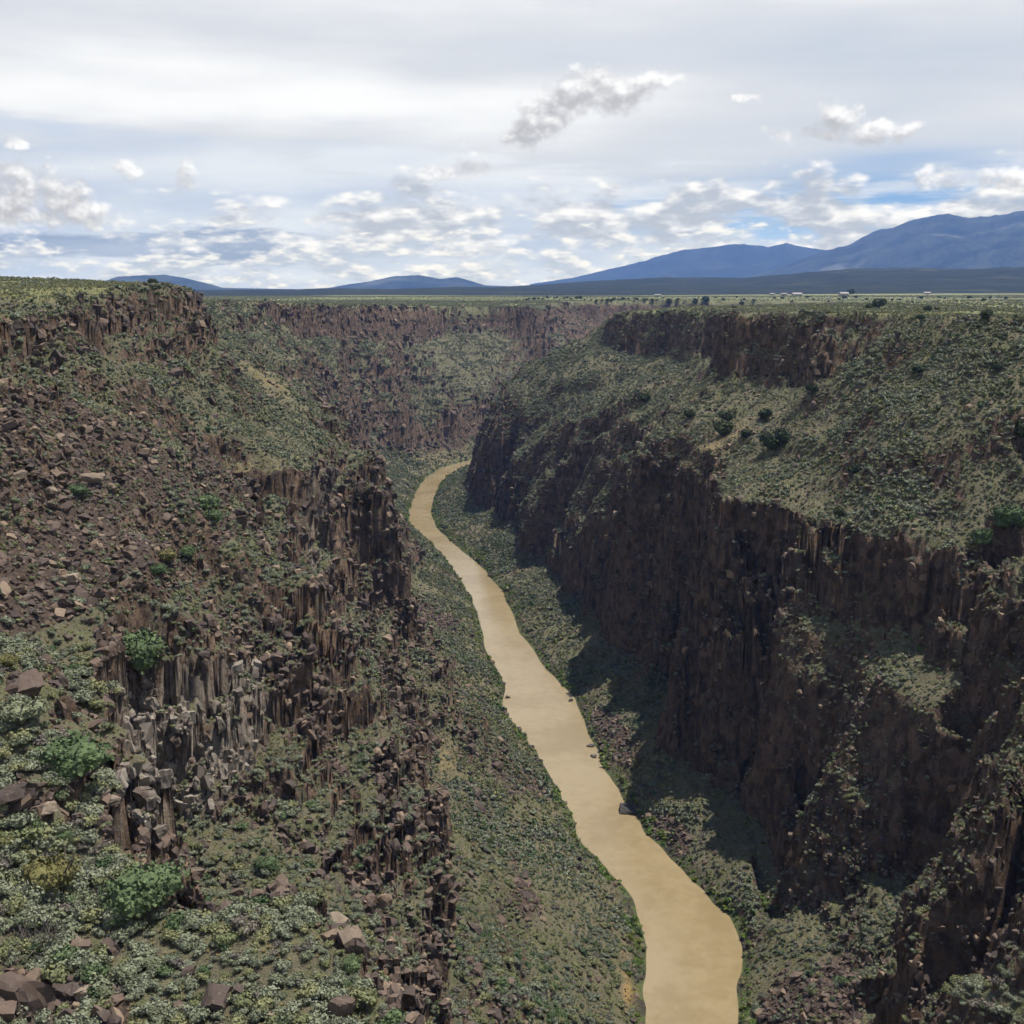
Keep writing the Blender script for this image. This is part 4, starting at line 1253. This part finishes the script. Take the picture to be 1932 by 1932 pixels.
# junipers on the plateaus
plat_list = [(1657, 583, 26, 'largest round juniper on the right plateau rim'), (1640, 584, 14, 'small juniper touching the largest rim juniper'), (1861, 604, 22, 'rounded juniper near the right end of the plateau rim'),
             (1751, 588, 15, 'juniper between the largest and the rightmost plateau junipers'), (1768, 587, 10, 'tiny juniper just right of the middle plateau juniper'), (1738, 606, 17, 'juniper on the very edge of the right rim'),
             (1606, 556, 14, 'dark far juniper right of the pale house'), (1330, 571, 16, 'wide low juniper clump on the right plateau'), (1312, 573, 10, 'small juniper left of the wide low clump'),
             (1262, 576, 14, 'dark round juniper at the left end of the right plateau'), (1400, 577, 11, 'small juniper at the rim above the dark cliff'), (1385, 583, 9, 'tiny juniper on the rim left of the dark cliff'),
             (292, 531, 19, 'dark round juniper on the tip of the left promontory'), (305, 533, 11, 'small bush right of the promontory juniper'), (314, 536, 10, 'smallest of the three promontory bushes'),
             (608, 582, 7, 'tiny lone juniper on the far left rim'), (500, 568, 6, 'tiny dark juniper far out on the left plateau')]
for px, py, w_, lb in plat_list:
    pt = None
    if py < 540: a_, b_, c_ = sight(px, py + 4, Y=480); pt = (a_, b_ - 2, float(height(np.array([a_]), np.array([b_ - 2]))[0][0]))
    plant('juniper_tree', px, py, w_, 'juniper' if w_ > 13 else 'juniper_far', lb, 'tree', None, aspect=0.95, pt=pt)
NTH = ['leftmost', 'second from left', 'third from left', 'fourth from left', 'fifth from left', 'sixth from left', 'seventh from left', 'eighth from left', 'ninth from left', 'tenth from left', 'eleventh from left', 'twelfth from left',
       'thirteenth from left', 'fourteenth from left', 'fifteenth from left', 'sixteenth from left', 'seventeenth from left', 'eighteenth from left', 'nineteenth from left', 'twentieth from left', 'twenty-first from left', 'twenty-second from left',
       'twenty-third from left', 'twenty-fourth from left', 'twenty-fifth from left', 'twenty-sixth from left', 'twenty-seventh from left', 'twenty-eighth from left', 'twenty-ninth from left', 'rightmost']
for lo_, hi_, y0_, y1_, what, grp in ((985, 1255, 562, 571, 'tiny dark juniper, %s in the row beyond the gorge bend', 'far junipers beyond the gorge bend'), (1275, 1900, 561, 573, 'tiny dark juniper, %s of those dotted over the right plateau', 'far junipers of the right plateau')):
    xs_ = [lo_ + (hi_ - lo_) * (i + random.uniform(0.05, 0.95)) / 30 for i in range(30)]
    for i, px in enumerate(xs_):
        plant('juniper_tree', px, random.uniform(y0_, y1_), random.uniform(4.5, 9.5), 'juniper_far', what % NTH[i], 'tree', grp, aspect=0.8)

# dead shrub on the knoll
def dead_shrub(px, py, wpx):
    x, y, z = ground_at(px, py)
    w_ = wpx * math.sqrt(x * x + y * y + (z - CAM_H) ** 2) / FOC
    e = empty('dead_shrub', (x, y, z), 0.4, (w_, w_, w_))
    rg = np.random.default_rng(5)
    for i in range(11):
        vs, fs = [], []
        def grow(p, d_, l, r, n):
            q = p + d_ * l
            tube(vs, fs, p, q, r, r * 0.62, 4)
            if n:
                for c_ in range(3 if n > 1 else 2):
                    dd = d_ + rg.normal(size=3) * 0.48; dd[2] += 0.12; dd /= np.linalg.norm(dd)
                    grow(q, dd, l * rg.uniform(0.55, 0.85), r * 0.6, n - 1)
        a = i * 0.571 + rg.uniform(-0.2, 0.2)
        d0 = np.array([math.cos(a) * 0.75, math.sin(a) * 0.75, rg.uniform(0.5, 1.3)]); d0 /= np.linalg.norm(d0)
        grow(np.array([0, 0, -0.04]), d0, 0.24, 0.013, 3)
        mesh_obj('branch', vs, fs, M_DEAD, e)
    tag(e, 'bare dead shrub with grey branches on the near knoll', 'shrub')
    LAND.append((px, py - wpx * 0.3, 'the bare dead shrub'))
dead_shrub(78, 1800, 112)

# single blocks of basalt
def boulder(px, py, wpx, label, mat=None, flat=0.9, cat='boulder', land=None, sink=0.1, name='boulder', pt=None, group=None):
    x, y, z = pt or ground_at(px, py)
    w_ = wpx * math.sqrt(x * x + y * y + (z - CAM_H) ** 2) / FOC
    me = rock_mesh(name, mat or M_ROCK, int(px * 7 + py), 15, 3 if wpx > 24 else 2)
    o = bpy.data.objects.new(name, me); COL.objects.link(o)
    s_ = w_ / 1.05
    o.scale = (s_, s_, s_ * flat); o.location = (x, y, z + s_ * flat * (0.32 - sink)); o.rotation_euler = (random.uniform(-0.3, 0.3), random.uniform(-0.3, 0.3), random.uniform(0, 6.28))
    tag(o, label, cat, group)
    if land: LAND.append((px, py - wpx * 0.2, land))


boulder(46, 1895, 72, 'largest dark brown boulder in the bottom left corner', land='the largest corner boulder', flat=1.15)
boulder(135, 1876, 32, 'brown boulder right of the largest corner boulder')
boulder(163, 1878, 36, 'tan rounded boulder in the bottom left boulder pile', M_ROCKTAN)
boulder(184, 1866, 24, 'small round tan boulder ending the bottom left pile', M_ROCKTAN)
boulder(108, 1900, 24, 'small brown block between corner boulder and tan boulder')
boulder(408, 1896, 42, 'tall dark slab standing among knoll sagebrush', flat=1.25, land='the tall dark knoll slab')
boulder(452, 1874, 24, 'narrow dark block right of the tall knoll slab', flat=1.3)
boulder(434, 1880, 18, 'pale lichened block touching the tall knoll slab', M_ROCKTAN)
boulder(643, 1918, 42, 'tall purple-brown slab at the bottom of the knoll', flat=1.4, land='the purple-brown bottom slab')
boulder(338, 1905, 22, 'dark pointed block left of the tall knoll slab')
boulder(515, 1922, 26, 'grey lichened block between the two tall slabs', M_ROCKTAN)
boulder(355, 1838, 22, 'brown block above the pointed knoll block')
boulder(154, 1794, 30, 'dark block just right of the dead shrub')
boulder(210, 1794, 27, 'dark brown block two blocks right of the dead shrub', flat=1.1)
boulder(125, 1786, 46, 'flat pale grey rock under the dead shrub branches', M_ROCKTAN, 0.4)
boulder(668, 1782, 46, 'pale lichen-crusted outcrop at the knoll lip', M_ROCKTAN, 1.1, land='the pale lip outcrop')
boulder(640, 1740, 30, 'small pale rock above the lip outcrop', M_ROCKTAN)
boulder(55, 1300, 62, 'long dark slab on the slope below the yellow-green bush', flat=0.6, land='the long dark slope slab')
boulder(18, 1505, 46, 'brown boulder at the left edge below the pale green bush')
boulder(62, 1490, 40, 'flat brown slab below the broad pale green bush', flat=0.5)
boulder(88, 1535, 30, 'tan-edged boulder above the small dark green bush', M_ROCKTAN)
boulder(147, 1548, 27, 'dark block beside the edge of the grey cliff slope')
boulder(205, 1528, 30, 'pale block at the brink left of the grey cliff', M_ROCKTAN)
boulder(198, 1500, 22, 'small white-streaked block on the cliff brink', M_ROCKTAN)
boulder(173, 908, 46, 'pale tan split slab in the middle of the talus', M_ROCKTAN, 0.6, land='the pale tan talus slab')
boulder(140, 874, 24, 'light tan block above the pale talus slab', M_ROCKTAN)
boulder(37, 900, 22, 'tan block at the left of the talus', M_ROCKTAN, land='the tan left talus block')
boulder(205, 925, 26, 'tan slab right of the pale talus slab', M_ROCKTAN, 0.6)
boulder(95, 930, 22, 'tan-faced block left of the pale talus slab', M_ROCKTAN)
boulder(272, 860, 18, 'tan cube-like block on the upper right talus', M_ROCKTAN)
boulder(127, 1098, 34, 'large tan boulder low on the talus', M_ROCKTAN, land='the large low tan boulder')
boulder(37, 1120, 26, 'tan boulder near the left edge low on the talus', M_ROCKTAN)
boulder(92, 1122, 18, 'small light boulder between two low tan boulders', M_ROCKTAN)
boulder(331, 715, 26, 'dark block below the left promontory', land='the dark promontory block')
boulder(20, 808, 24, 'angular brown block at the top left of the talus', land='the angular top left block')
boulder(1465, 948, 16, 'pale tan block on the bench lip', M_ROCKTAN)
boulder(1930, 800, 16, 'pale block at the far right under the rim', M_ROCKTAN)
# rocks standing in the river and along its edge
for px, py, w_, lb in ((1182, 1531, 24, 'long dark rock jutting from the right bank'), (949, 1291, 11, 'dark rock at the left bank bend'), (958, 1316, 11, 'low rock off the left bank bend'), (957, 1349, 10, 'flat rock below the left bank bend'),
                       (1002, 1409, 12, 'pale flat rock touching the left bank'), (1065, 1516, 11, 'lone dark rock standing in the water near the left bank'), (1073, 1550, 9, 'dark rock at the left water edge'), (1105, 1607, 9, 'small rock in the water off the left bank'),
                       (1076, 1322, 9, 'small rock off the right bank'), (1116, 1408, 11, 'dark rock at the right bank stones'), (1120, 1428, 10, 'second dark rock below the right bank stones'), (1160, 1686, 9, 'low rock by the lower left bank')):
    boulder(px, py, w_, lb, M_ROCKDARK, 0.55, 'rock', name='river_rock', pt=sight(px, py, z=0.0), sink=0.12)
x, y, z = sight(842, 874, z=0.0)
vs, fs = [], []
for a_, b_, r_ in (((-7, 0, 0.3), (8, 1, 0.5), 0.5), ((-3, 1, 0.3), (5, -1, 1.3), 0.35), ((0, 0.5, 0.4), (3, 1.5, 2.2), 0.22)): tube(vs, fs, a_, b_, r_, r_ * 0.5, 6)
dw = mesh_obj('driftwood', vs, fs, M_DEAD); dw.location = (x, y, z); tag(dw, 'grey driftwood logs stranded at the far river bend', 'driftwood')

# houses far out on the right plateau
M_STUCCO = new_mat('stucco', 0.9)[0]; M_STUCCO.node_tree.nodes['Principled BSDF'].inputs['Base Color'].default_value = (0.30, 0.26, 0.20, 1)
M_WHITEW = new_mat('white_wall', 0.8)[0]; M_WHITEW.node_tree.nodes['Principled BSDF'].inputs['Base Color'].default_value = (0.30, 0.29, 0.26, 1)
M_ROOF = new_mat('metal_roof', 0.5)[0]; M_ROOF.node_tree.nodes['Principled BSDF'].inputs['Base Color'].default_value = (0.22, 0.20, 0.18, 1)
M_PANE = new_mat('dark_pane', 0.2)[0]; M_PANE.node_tree.nodes['Principled BSDF'].inputs['Base Color'].default_value = (0.03, 0.035, 0.04, 1)
def bx(x0, x1, y0, y1, z0, z1):
    return ([(x0, y0, z0), (x1, y0, z0), (x1, y1, z0), (x0, y1, z0), (x0, y0, z1), (x1, y0, z1), (x1, y1, z1), (x0, y1, z1)], [(0, 3, 2, 1), (4, 5, 6, 7), (0, 1, 5, 4), (1, 2, 6, 5), (2, 3, 7, 6), (3, 0, 4, 7)])
def house(px, Y, w_, h_, mat, label, rz):
    X = (px - 966) / FOC * Y
    z = float(height(np.array([X]), np.array([float(Y)]))[0][0])
    e = empty('house', (X, Y, z), rz)
    d_ = w_ * 0.55
    mesh_obj('wall', *bx(-w_ / 2, w_ / 2, -d_ / 2, d_ / 2, -1, h_), mat, e)
    rise = w_ * 0.16
    vs = [(-w_ / 2 - .5, -d_ / 2 - .6, h_), (w_ / 2 + .5, -d_ / 2 - .6, h_), (w_ / 2 + .5, d_ / 2 + .6, h_), (-w_ / 2 - .5, d_ / 2 + .6, h_), (-w_ / 2 - .5, 0, h_ + rise), (w_ / 2 + .5, 0, h_ + rise)]
    mesh_obj('roof', [(a, b, c + 0.02) for a, b, c in vs], [(0, 1, 5, 4), (2, 3, 4, 5), (0, 4, 3), (1, 2, 5), (0, 3, 2, 1)], M_ROOF, e)
    for t in (-0.3, 0.05, 0.33):
        mesh_obj('window', *bx(w_ * t - 0.9, w_ * t + 0.9, -d_ / 2 - 0.06, -d_ / 2 + 0.2, 1.0, 2.4), M_PANE, e)
    mesh_obj('door', *bx(-w_ * 0.14, -w_ * 0.14 + 1.2, -d_ / 2 - 0.08, -d_ / 2 + 0.2, 0, 2.2), M_PANE, e)
    tag(e, label, 'house', 'houses far out on the plateau')
house(1581, 2500, 19, 6.0, M_STUCCO, 'largest pale cream house on the right plateau skyline', 0.15)
house(1470, 2750, 14, 3.6, M_STUCCO, 'small tan house left of the long low house', -0.2)
house(1494, 2700, 22, 3.4, M_WHITEW, 'long low white house left of the cream house', 0.1)
house(1236, 2500, 13, 3.2, M_WHITEW, 'lone white house far left of the other houses', 0.0)
house(1448, 2900, 12, 3.2, M_WHITEW, 'tiny white house at the left end of the house row', 0.3)
house(1735, 2900, 16, 3.4, M_STUCCO, 'faint tan house right of the cream house', -0.1)

ORD = ['nearest', 'second nearest', 'third nearest', 'fourth nearest', 'fifth nearest', 'sixth nearest', 'seventh nearest', 'eighth nearest', 'ninth nearest', 'tenth nearest', 'eleventh nearest', 'twelfth nearest']
LA = np.array([(a, b) for a, b, _ in LAND])
def place_labels(items, look):
    """items: (object, px, py); say which one by rank of distance on one side of the nearest landmark"""
    bins = {}
    for o, px, py in items:
        d_ = np.hypot(LA[:, 0] - px, LA[:, 1] - py); j = int(np.argmin(d_))
        dx_, dy_ = px - LA[j, 0], py - LA[j, 1]
        side_ = ('right of' if dx_ > 0 else 'left of') if abs(dx_) > abs(dy_) else ('below' if dy_ > 0 else 'above')
        bins.setdefault((j, side_), []).append((d_[j], o))
    for (j, side_), L in bins.items():
        L.sort(key=lambda t: t[0])
        for r_, (_, o) in enumerate(L):
            if r_ < len(ORD): o['label'] = '%s, %s %s %s' % (look, ORD[r_], side_, LAND[j][2])

# the shrubs that show largest become things of their own
cand = np.nonzero(shrub & in_frame & (kind <= 3))[0]
cand = cand[np.argsort(-show[cand])]
LB = ['grey-green sagebrush shrub on the near left slope', 'olive-green low shrub on the near left slope', 'bare brownish twiggy shrub on the near left slope', 'small leafy green shrub on the near left slope']
NAME = ['sagebrush', 'olive_shrub', 'twiggy_shrub', 'green_shrub']
quota = [300, 130, 60, 40]; cnt = [0] * 4; made = [[], [], [], []]
for i in cand:
    k_ = kind[i]
    if cnt[k_] >= quota[k_] or show[i] < 9: continue
    cnt[k_] += 1; picked[i] = True
    o = bpy.data.objects.new(NAME[k_], near_mesh[k_][cnt[k_] % 4]); COL.objects.link(o)
    s_ = float(size[i])
    o.location = (gx[i], gy[i], gz_[i] - 0.05); o.scale = (s_ * random.uniform(0.9, 1.15), s_ * random.uniform(0.9, 1.15), s_ * random.uniform(0.85, 1.1))
    o.rotation_euler = (random.gauss(0, 0.12), random.gauss(0, 0.12), random.uniform(0, 6.28))
    tag(o, LB[k_], 'shrub', ['sagebrush on the near left slope', 'olive shrubs on the near left slope', 'twiggy shrubs on the near left slope', 'green shrubs on the near left slope'][k_])
    made[k_].append((o, float(fx_[i]), float(fy_[i])))
for k_, look in enumerate(('grey-green sagebrush', 'olive shrub', 'bare twiggy shrub', 'small green shrub')): place_labels(made[k_], look)

STUFF = ['sagebrush_cover', 'olive_shrub_cover', 'dry_twig_cover', 'green_shrub_cover', 'toe_slope_shrubs', 'riverside_willows']
SLAB = ['grey-green sagebrush cover over the canyon benches and slopes', 'olive-green low brush over the plateau and slopes', 'dry brownish twiggy brush scattered over the slopes',
        'fresh green shrubs scattered over the canyon slopes', 'dull green brush on the slopes at the water', 'bright green willow fringe along both river banks']
for k_ in range(6):
    i = np.nonzero(shrub & (kind == k_) & ~picked)[0]
    n_ = len(i); far_ = fd_[i] > 330
    pick = np.where(far_, 4, 0) + RNG.integers(0, 4, n_)
    s_ = size[i][:, None] * RNG.uniform(0.85, 1.15, (n_, 3)) * (1.0 if k_ != 5 else 0.9)
    scatter(STUFF[k_], SLAB[k_], 'brush', np.column_stack([gx[i], gy[i], gz_[i] - 0.05]), s_, lean(n_), pick, near_mesh[k_] + far_mesh[k_])

i = np.nonzero(tuft)[0]
scatter('dry_grass', 'straw-coloured dry grass tufts between the shrubs', 'grass', np.column_stack([gx[i], gy[i], gz_[i]]), np.repeat((0.5 + 0.7 * U3[i])[:, None], 3, 1), lean(len(i), 0.1), RNG.integers(0, 3, len(i)), tuft_meshes)

# broken basalt: the 300 blocks that show largest one by one, the rest as a mass
rshow = rsize / fd_ * FOC
cand = np.nonzero(rocky & in_frame)[0]
cand = cand[np.argsort(-rshow[cand])][:270]
rp = np.zeros(N_, bool); rp[cand] = True
rmade = []
for j, i in enumerate(cand):
    o = bpy.data.objects.new('boulder', rock_meshes[j % 7]); COL.objects.link(o)
    s_ = float(rsize[i])
    o.location = (gx[i], gy[i], gz_[i] + s_ * 0.1); o.scale = (s_ * random.uniform(0.8, 1.2), s_ * random.uniform(0.8, 1.2), s_ * random.uniform(0.7, 1.1))
    o.rotation_euler = (random.uniform(-0.6, 0.6), random.uniform(-0.6, 0.6), random.uniform(0, 6.28))
    rmade.append((o, float(fx_[i]), float(fy_[i])))
    if tal_[i]: tag(o, 'broken brown basalt block on the rocky left talus', 'boulder', 'basalt blocks of the left talus')
    else: tag(o, 'brown basalt block among the shrubs of the near left slope', 'boulder', 'basalt blocks among the left slope shrubs')
place_labels(rmade, 'broken basalt block')
i = np.nonzero(rocky & ~rp)[0]
n_ = len(i)
scatter('talus_stones', 'loose broken brown basalt stones covering the talus', 'stones', np.column_stack([gx[i], gy[i], gz_[i] + rsize[i] * 0.08]), rsize[i][:, None] * RNG.uniform(0.75, 1.25, (n_, 3)), np.column_stack([RNG.uniform(-0.7, 0.7, (n_, 2)), RNG.uniform(0, 6.28, n_)]),
        np.where(fd_[i] > 300, 7, 0) + RNG.integers(0, 6, n_), rock_meshes + rock_far)
# blocks and ledge shrubs on the cliff faces themselves
M_ROCKPALE = rock_material('pale_wall_block', (0.135, 0.112, 0.090), (0.215, 0.185, 0.150), (0.090, 0.066, 0.052))
Pg = np.stack([VX, VY, VZ], -1)
e1 = Pg[1:, :-1] - Pg[:-1, :-1]; e2 = Pg[:-1, 1:] - Pg[:-1, :-1]
area = np.linalg.norm(np.cross(e1, e2), axis=-1)
nq = NN[:-1, :-1]; Pq = Pg[:-1, :-1]
dq = np.linalg.norm(Pq - np.array([0, 0, CAM_H]), axis=-1)
cvq = clear_view(Pq[..., 0].ravel(), Pq[..., 1].ravel(), Pq[..., 2].ravel() + 0.6).reshape(dq.shape)
fxq, fyq, _ = to_frame(Pq[..., 0], Pq[..., 1], Pq[..., 2])
okq = (cvq > -0.006) & (fxq > -150) & (fxq < 2100) & (fyq < 2100) & (dq < 1900) & (Pq[..., 2] > 3)
face = sstep(0.74, 0.52, smooth2(nq[..., 2], 1)) * okq
bs = 1.15 + 0.0024 * dq                                    # typical block
rat = face * area / (bs ** 2 * 0.85) * np.where(river_side(Pq[..., 0], Pq[..., 1]) > 0, 0.55, 0.62)
pick_ = np.nonzero((RNG.random(rat.shape) < rat * np.clip(0.55 + 1.5 * fbm(Pq[..., 0] + Pq[..., 2], Pq[..., 1], 14, 2, 0.5, 91), 0.05, 1.2)).ravel())[0]
pc = Pq.reshape(-1, 3)[pick_]; nc_ = nq.reshape(-1, 3)[pick_]; bsz = bs.ravel()[pick_]
k2 = len(pick_); uu = RNG.random(k2)
ssz = bsz * (0.32 + 1.15 * uu ** 3.0) * np.where(river_side(pc[:, 0], pc[:, 1]) > 0, 0.75, 1.0)
pc = pc + nc_ * (ssz * (RNG.random(k2) * 0.45 - 0.22))[:, None]
grey_ = inside(fxq.ravel()[pick_], fyq.ravel()[pick_], GREY_WALL)
rotc = np.column_stack([RNG.normal(0, 0.22, k2), RNG.normal(0, 0.22, k2), RNG.uniform(0, 6.28, k2)])
sclc = ssz[:, None] * np.column_stack([RNG.uniform(0.7, 1.15, k2), RNG.uniform(0.7, 1.15, k2), RNG.uniform(0.9, 2.1, k2)])
pk = np.where(dq.ravel()[pick_] > 320, 7, 0) + RNG.integers(0, 6, k2)
for nm_, lb, sel, ms in (('cliff_blocks', 'jointed brown basalt blocks of the cliff faces', ~grey_, rock_meshes + rock_far),
                         ('grey_wall_columns', 'pale grey columns and blocks of the alcove cliff', grey_, [rock_mesh('pale_block', M_ROCKPALE, 560 + j) for j in range(7)] + [rock_mesh('pale_small', M_ROCKPALE, 570 + j, 9, 1) for j in range(6)])):
    scatter(nm_, lb, 'rock face', pc[sel], sclc[sel], rotc[sel], pk[sel], ms)
ledge = okq * sstep(0.22, 0.45, nq[..., 2]) * (smooth2(nq[..., 2], 1) < 0.76) * area / 3.0 * np.clip(0.75 + 1.2 * fbm(Pq[..., 0], Pq[..., 1], 24, 2, 0.5, 95), 0, 1)
pick_ = np.nonzero((RNG.random(ledge.shape) < ledge).ravel())[0]
k3 = len(pick_)
scatter('ledge_shrubs', 'grey-green shrubs rooted on the ledges of the cliffs', 'brush', Pq.reshape(-1, 3)[pick_], (0.7 + 0.9 * RNG.random(k3) ** 2)[:, None] * (1 + 0.0006 * dq.ravel()[pick_])[:, None] * np.ones(3), lean(k3), RNG.integers(0, 8, k3), far_mesh[0] + far_mesh[1])
# brush of the far plateau
hx_, hy_ = np.meshgrid(np.arange(-900, 1300, 7.5), np.arange(430, 2700, 7.5), indexing='ij')
hx_ = (hx_ + RNG.uniform(-3.7, 3.7, hx_.shape)).ravel(); hy_ = (hy_ + RNG.uniform(-3.7, 3.7, hy_.shape)).ravel()
m_ = (np.abs(hx_) < 0.5 * hy_) & ((np.abs(hx_) > 330) | (hy_ > 1500))
hx_, hy_ = hx_[m_], hy_[m_]
hz_, _, hs_ = height(hx_, hy_)
m_ = (hz_ > 158) & (hs_ < 0.3) & (clear_view(hx_, hy_, hz_ + 1.5) > -0.002)
hx_, hy_, hz_ = hx_[m_], hy_[m_], hz_[m_]; k4 = len(hx_)
scatter('plateau_brush', 'low olive brush dotted over the far plateau', 'brush', np.column_stack([hx_, hy_, hz_ - 0.1]), (1.3 + 1.8 * RNG.random(k4) ** 2)[:, None] * np.array([1.2, 1.2, 0.8]), lean(k4), RNG.integers(0, 8, k4), far_mesh[1] + far_mesh[4])
print('CLIFF', k2, k3, k4)
print('SCATTER', N_, shrub.sum(), rocky.sum(), tuft.sum(), cnt)

# ------------------------------------------------------------------ air between here and the mountains
hz = HAZE_R
top = HAZE_TOP
hv = [(x, y, z) for z in (-60.0, top) for x, y in ((-hz, -hz), (hz, -hz), (hz, hz), (-hz, hz))]
hf = [(0, 3, 2, 1), (4, 5, 6, 7), (0, 1, 5, 4), (1, 2, 6, 5), (2, 3, 7, 6), (3, 0, 4, 7)]
mh = bpy.data.materials.new('haze'); mh.use_nodes = True
nt = mh.node_tree; nt.nodes.clear()
out = nt.nodes.new('ShaderNodeOutputMaterial'); pv_ = nt.nodes.new('ShaderNodeVolumePrincipled')
pv_.inputs['Color'].default_value = (*HAZE_COLOR, 1.0)
pv_.inputs['Density'].default_value = HAZE_DENSITY
pv_.inputs['Anisotropy'].default_value = 0.0
nt.links.new(pv_.outputs[0], out.inputs['Volume'])
haze = mesh_obj('haze', hv, hf, mh)
tag(haze, 'thin blue haze in the air over the plateau', 'haze', kind='stuff')
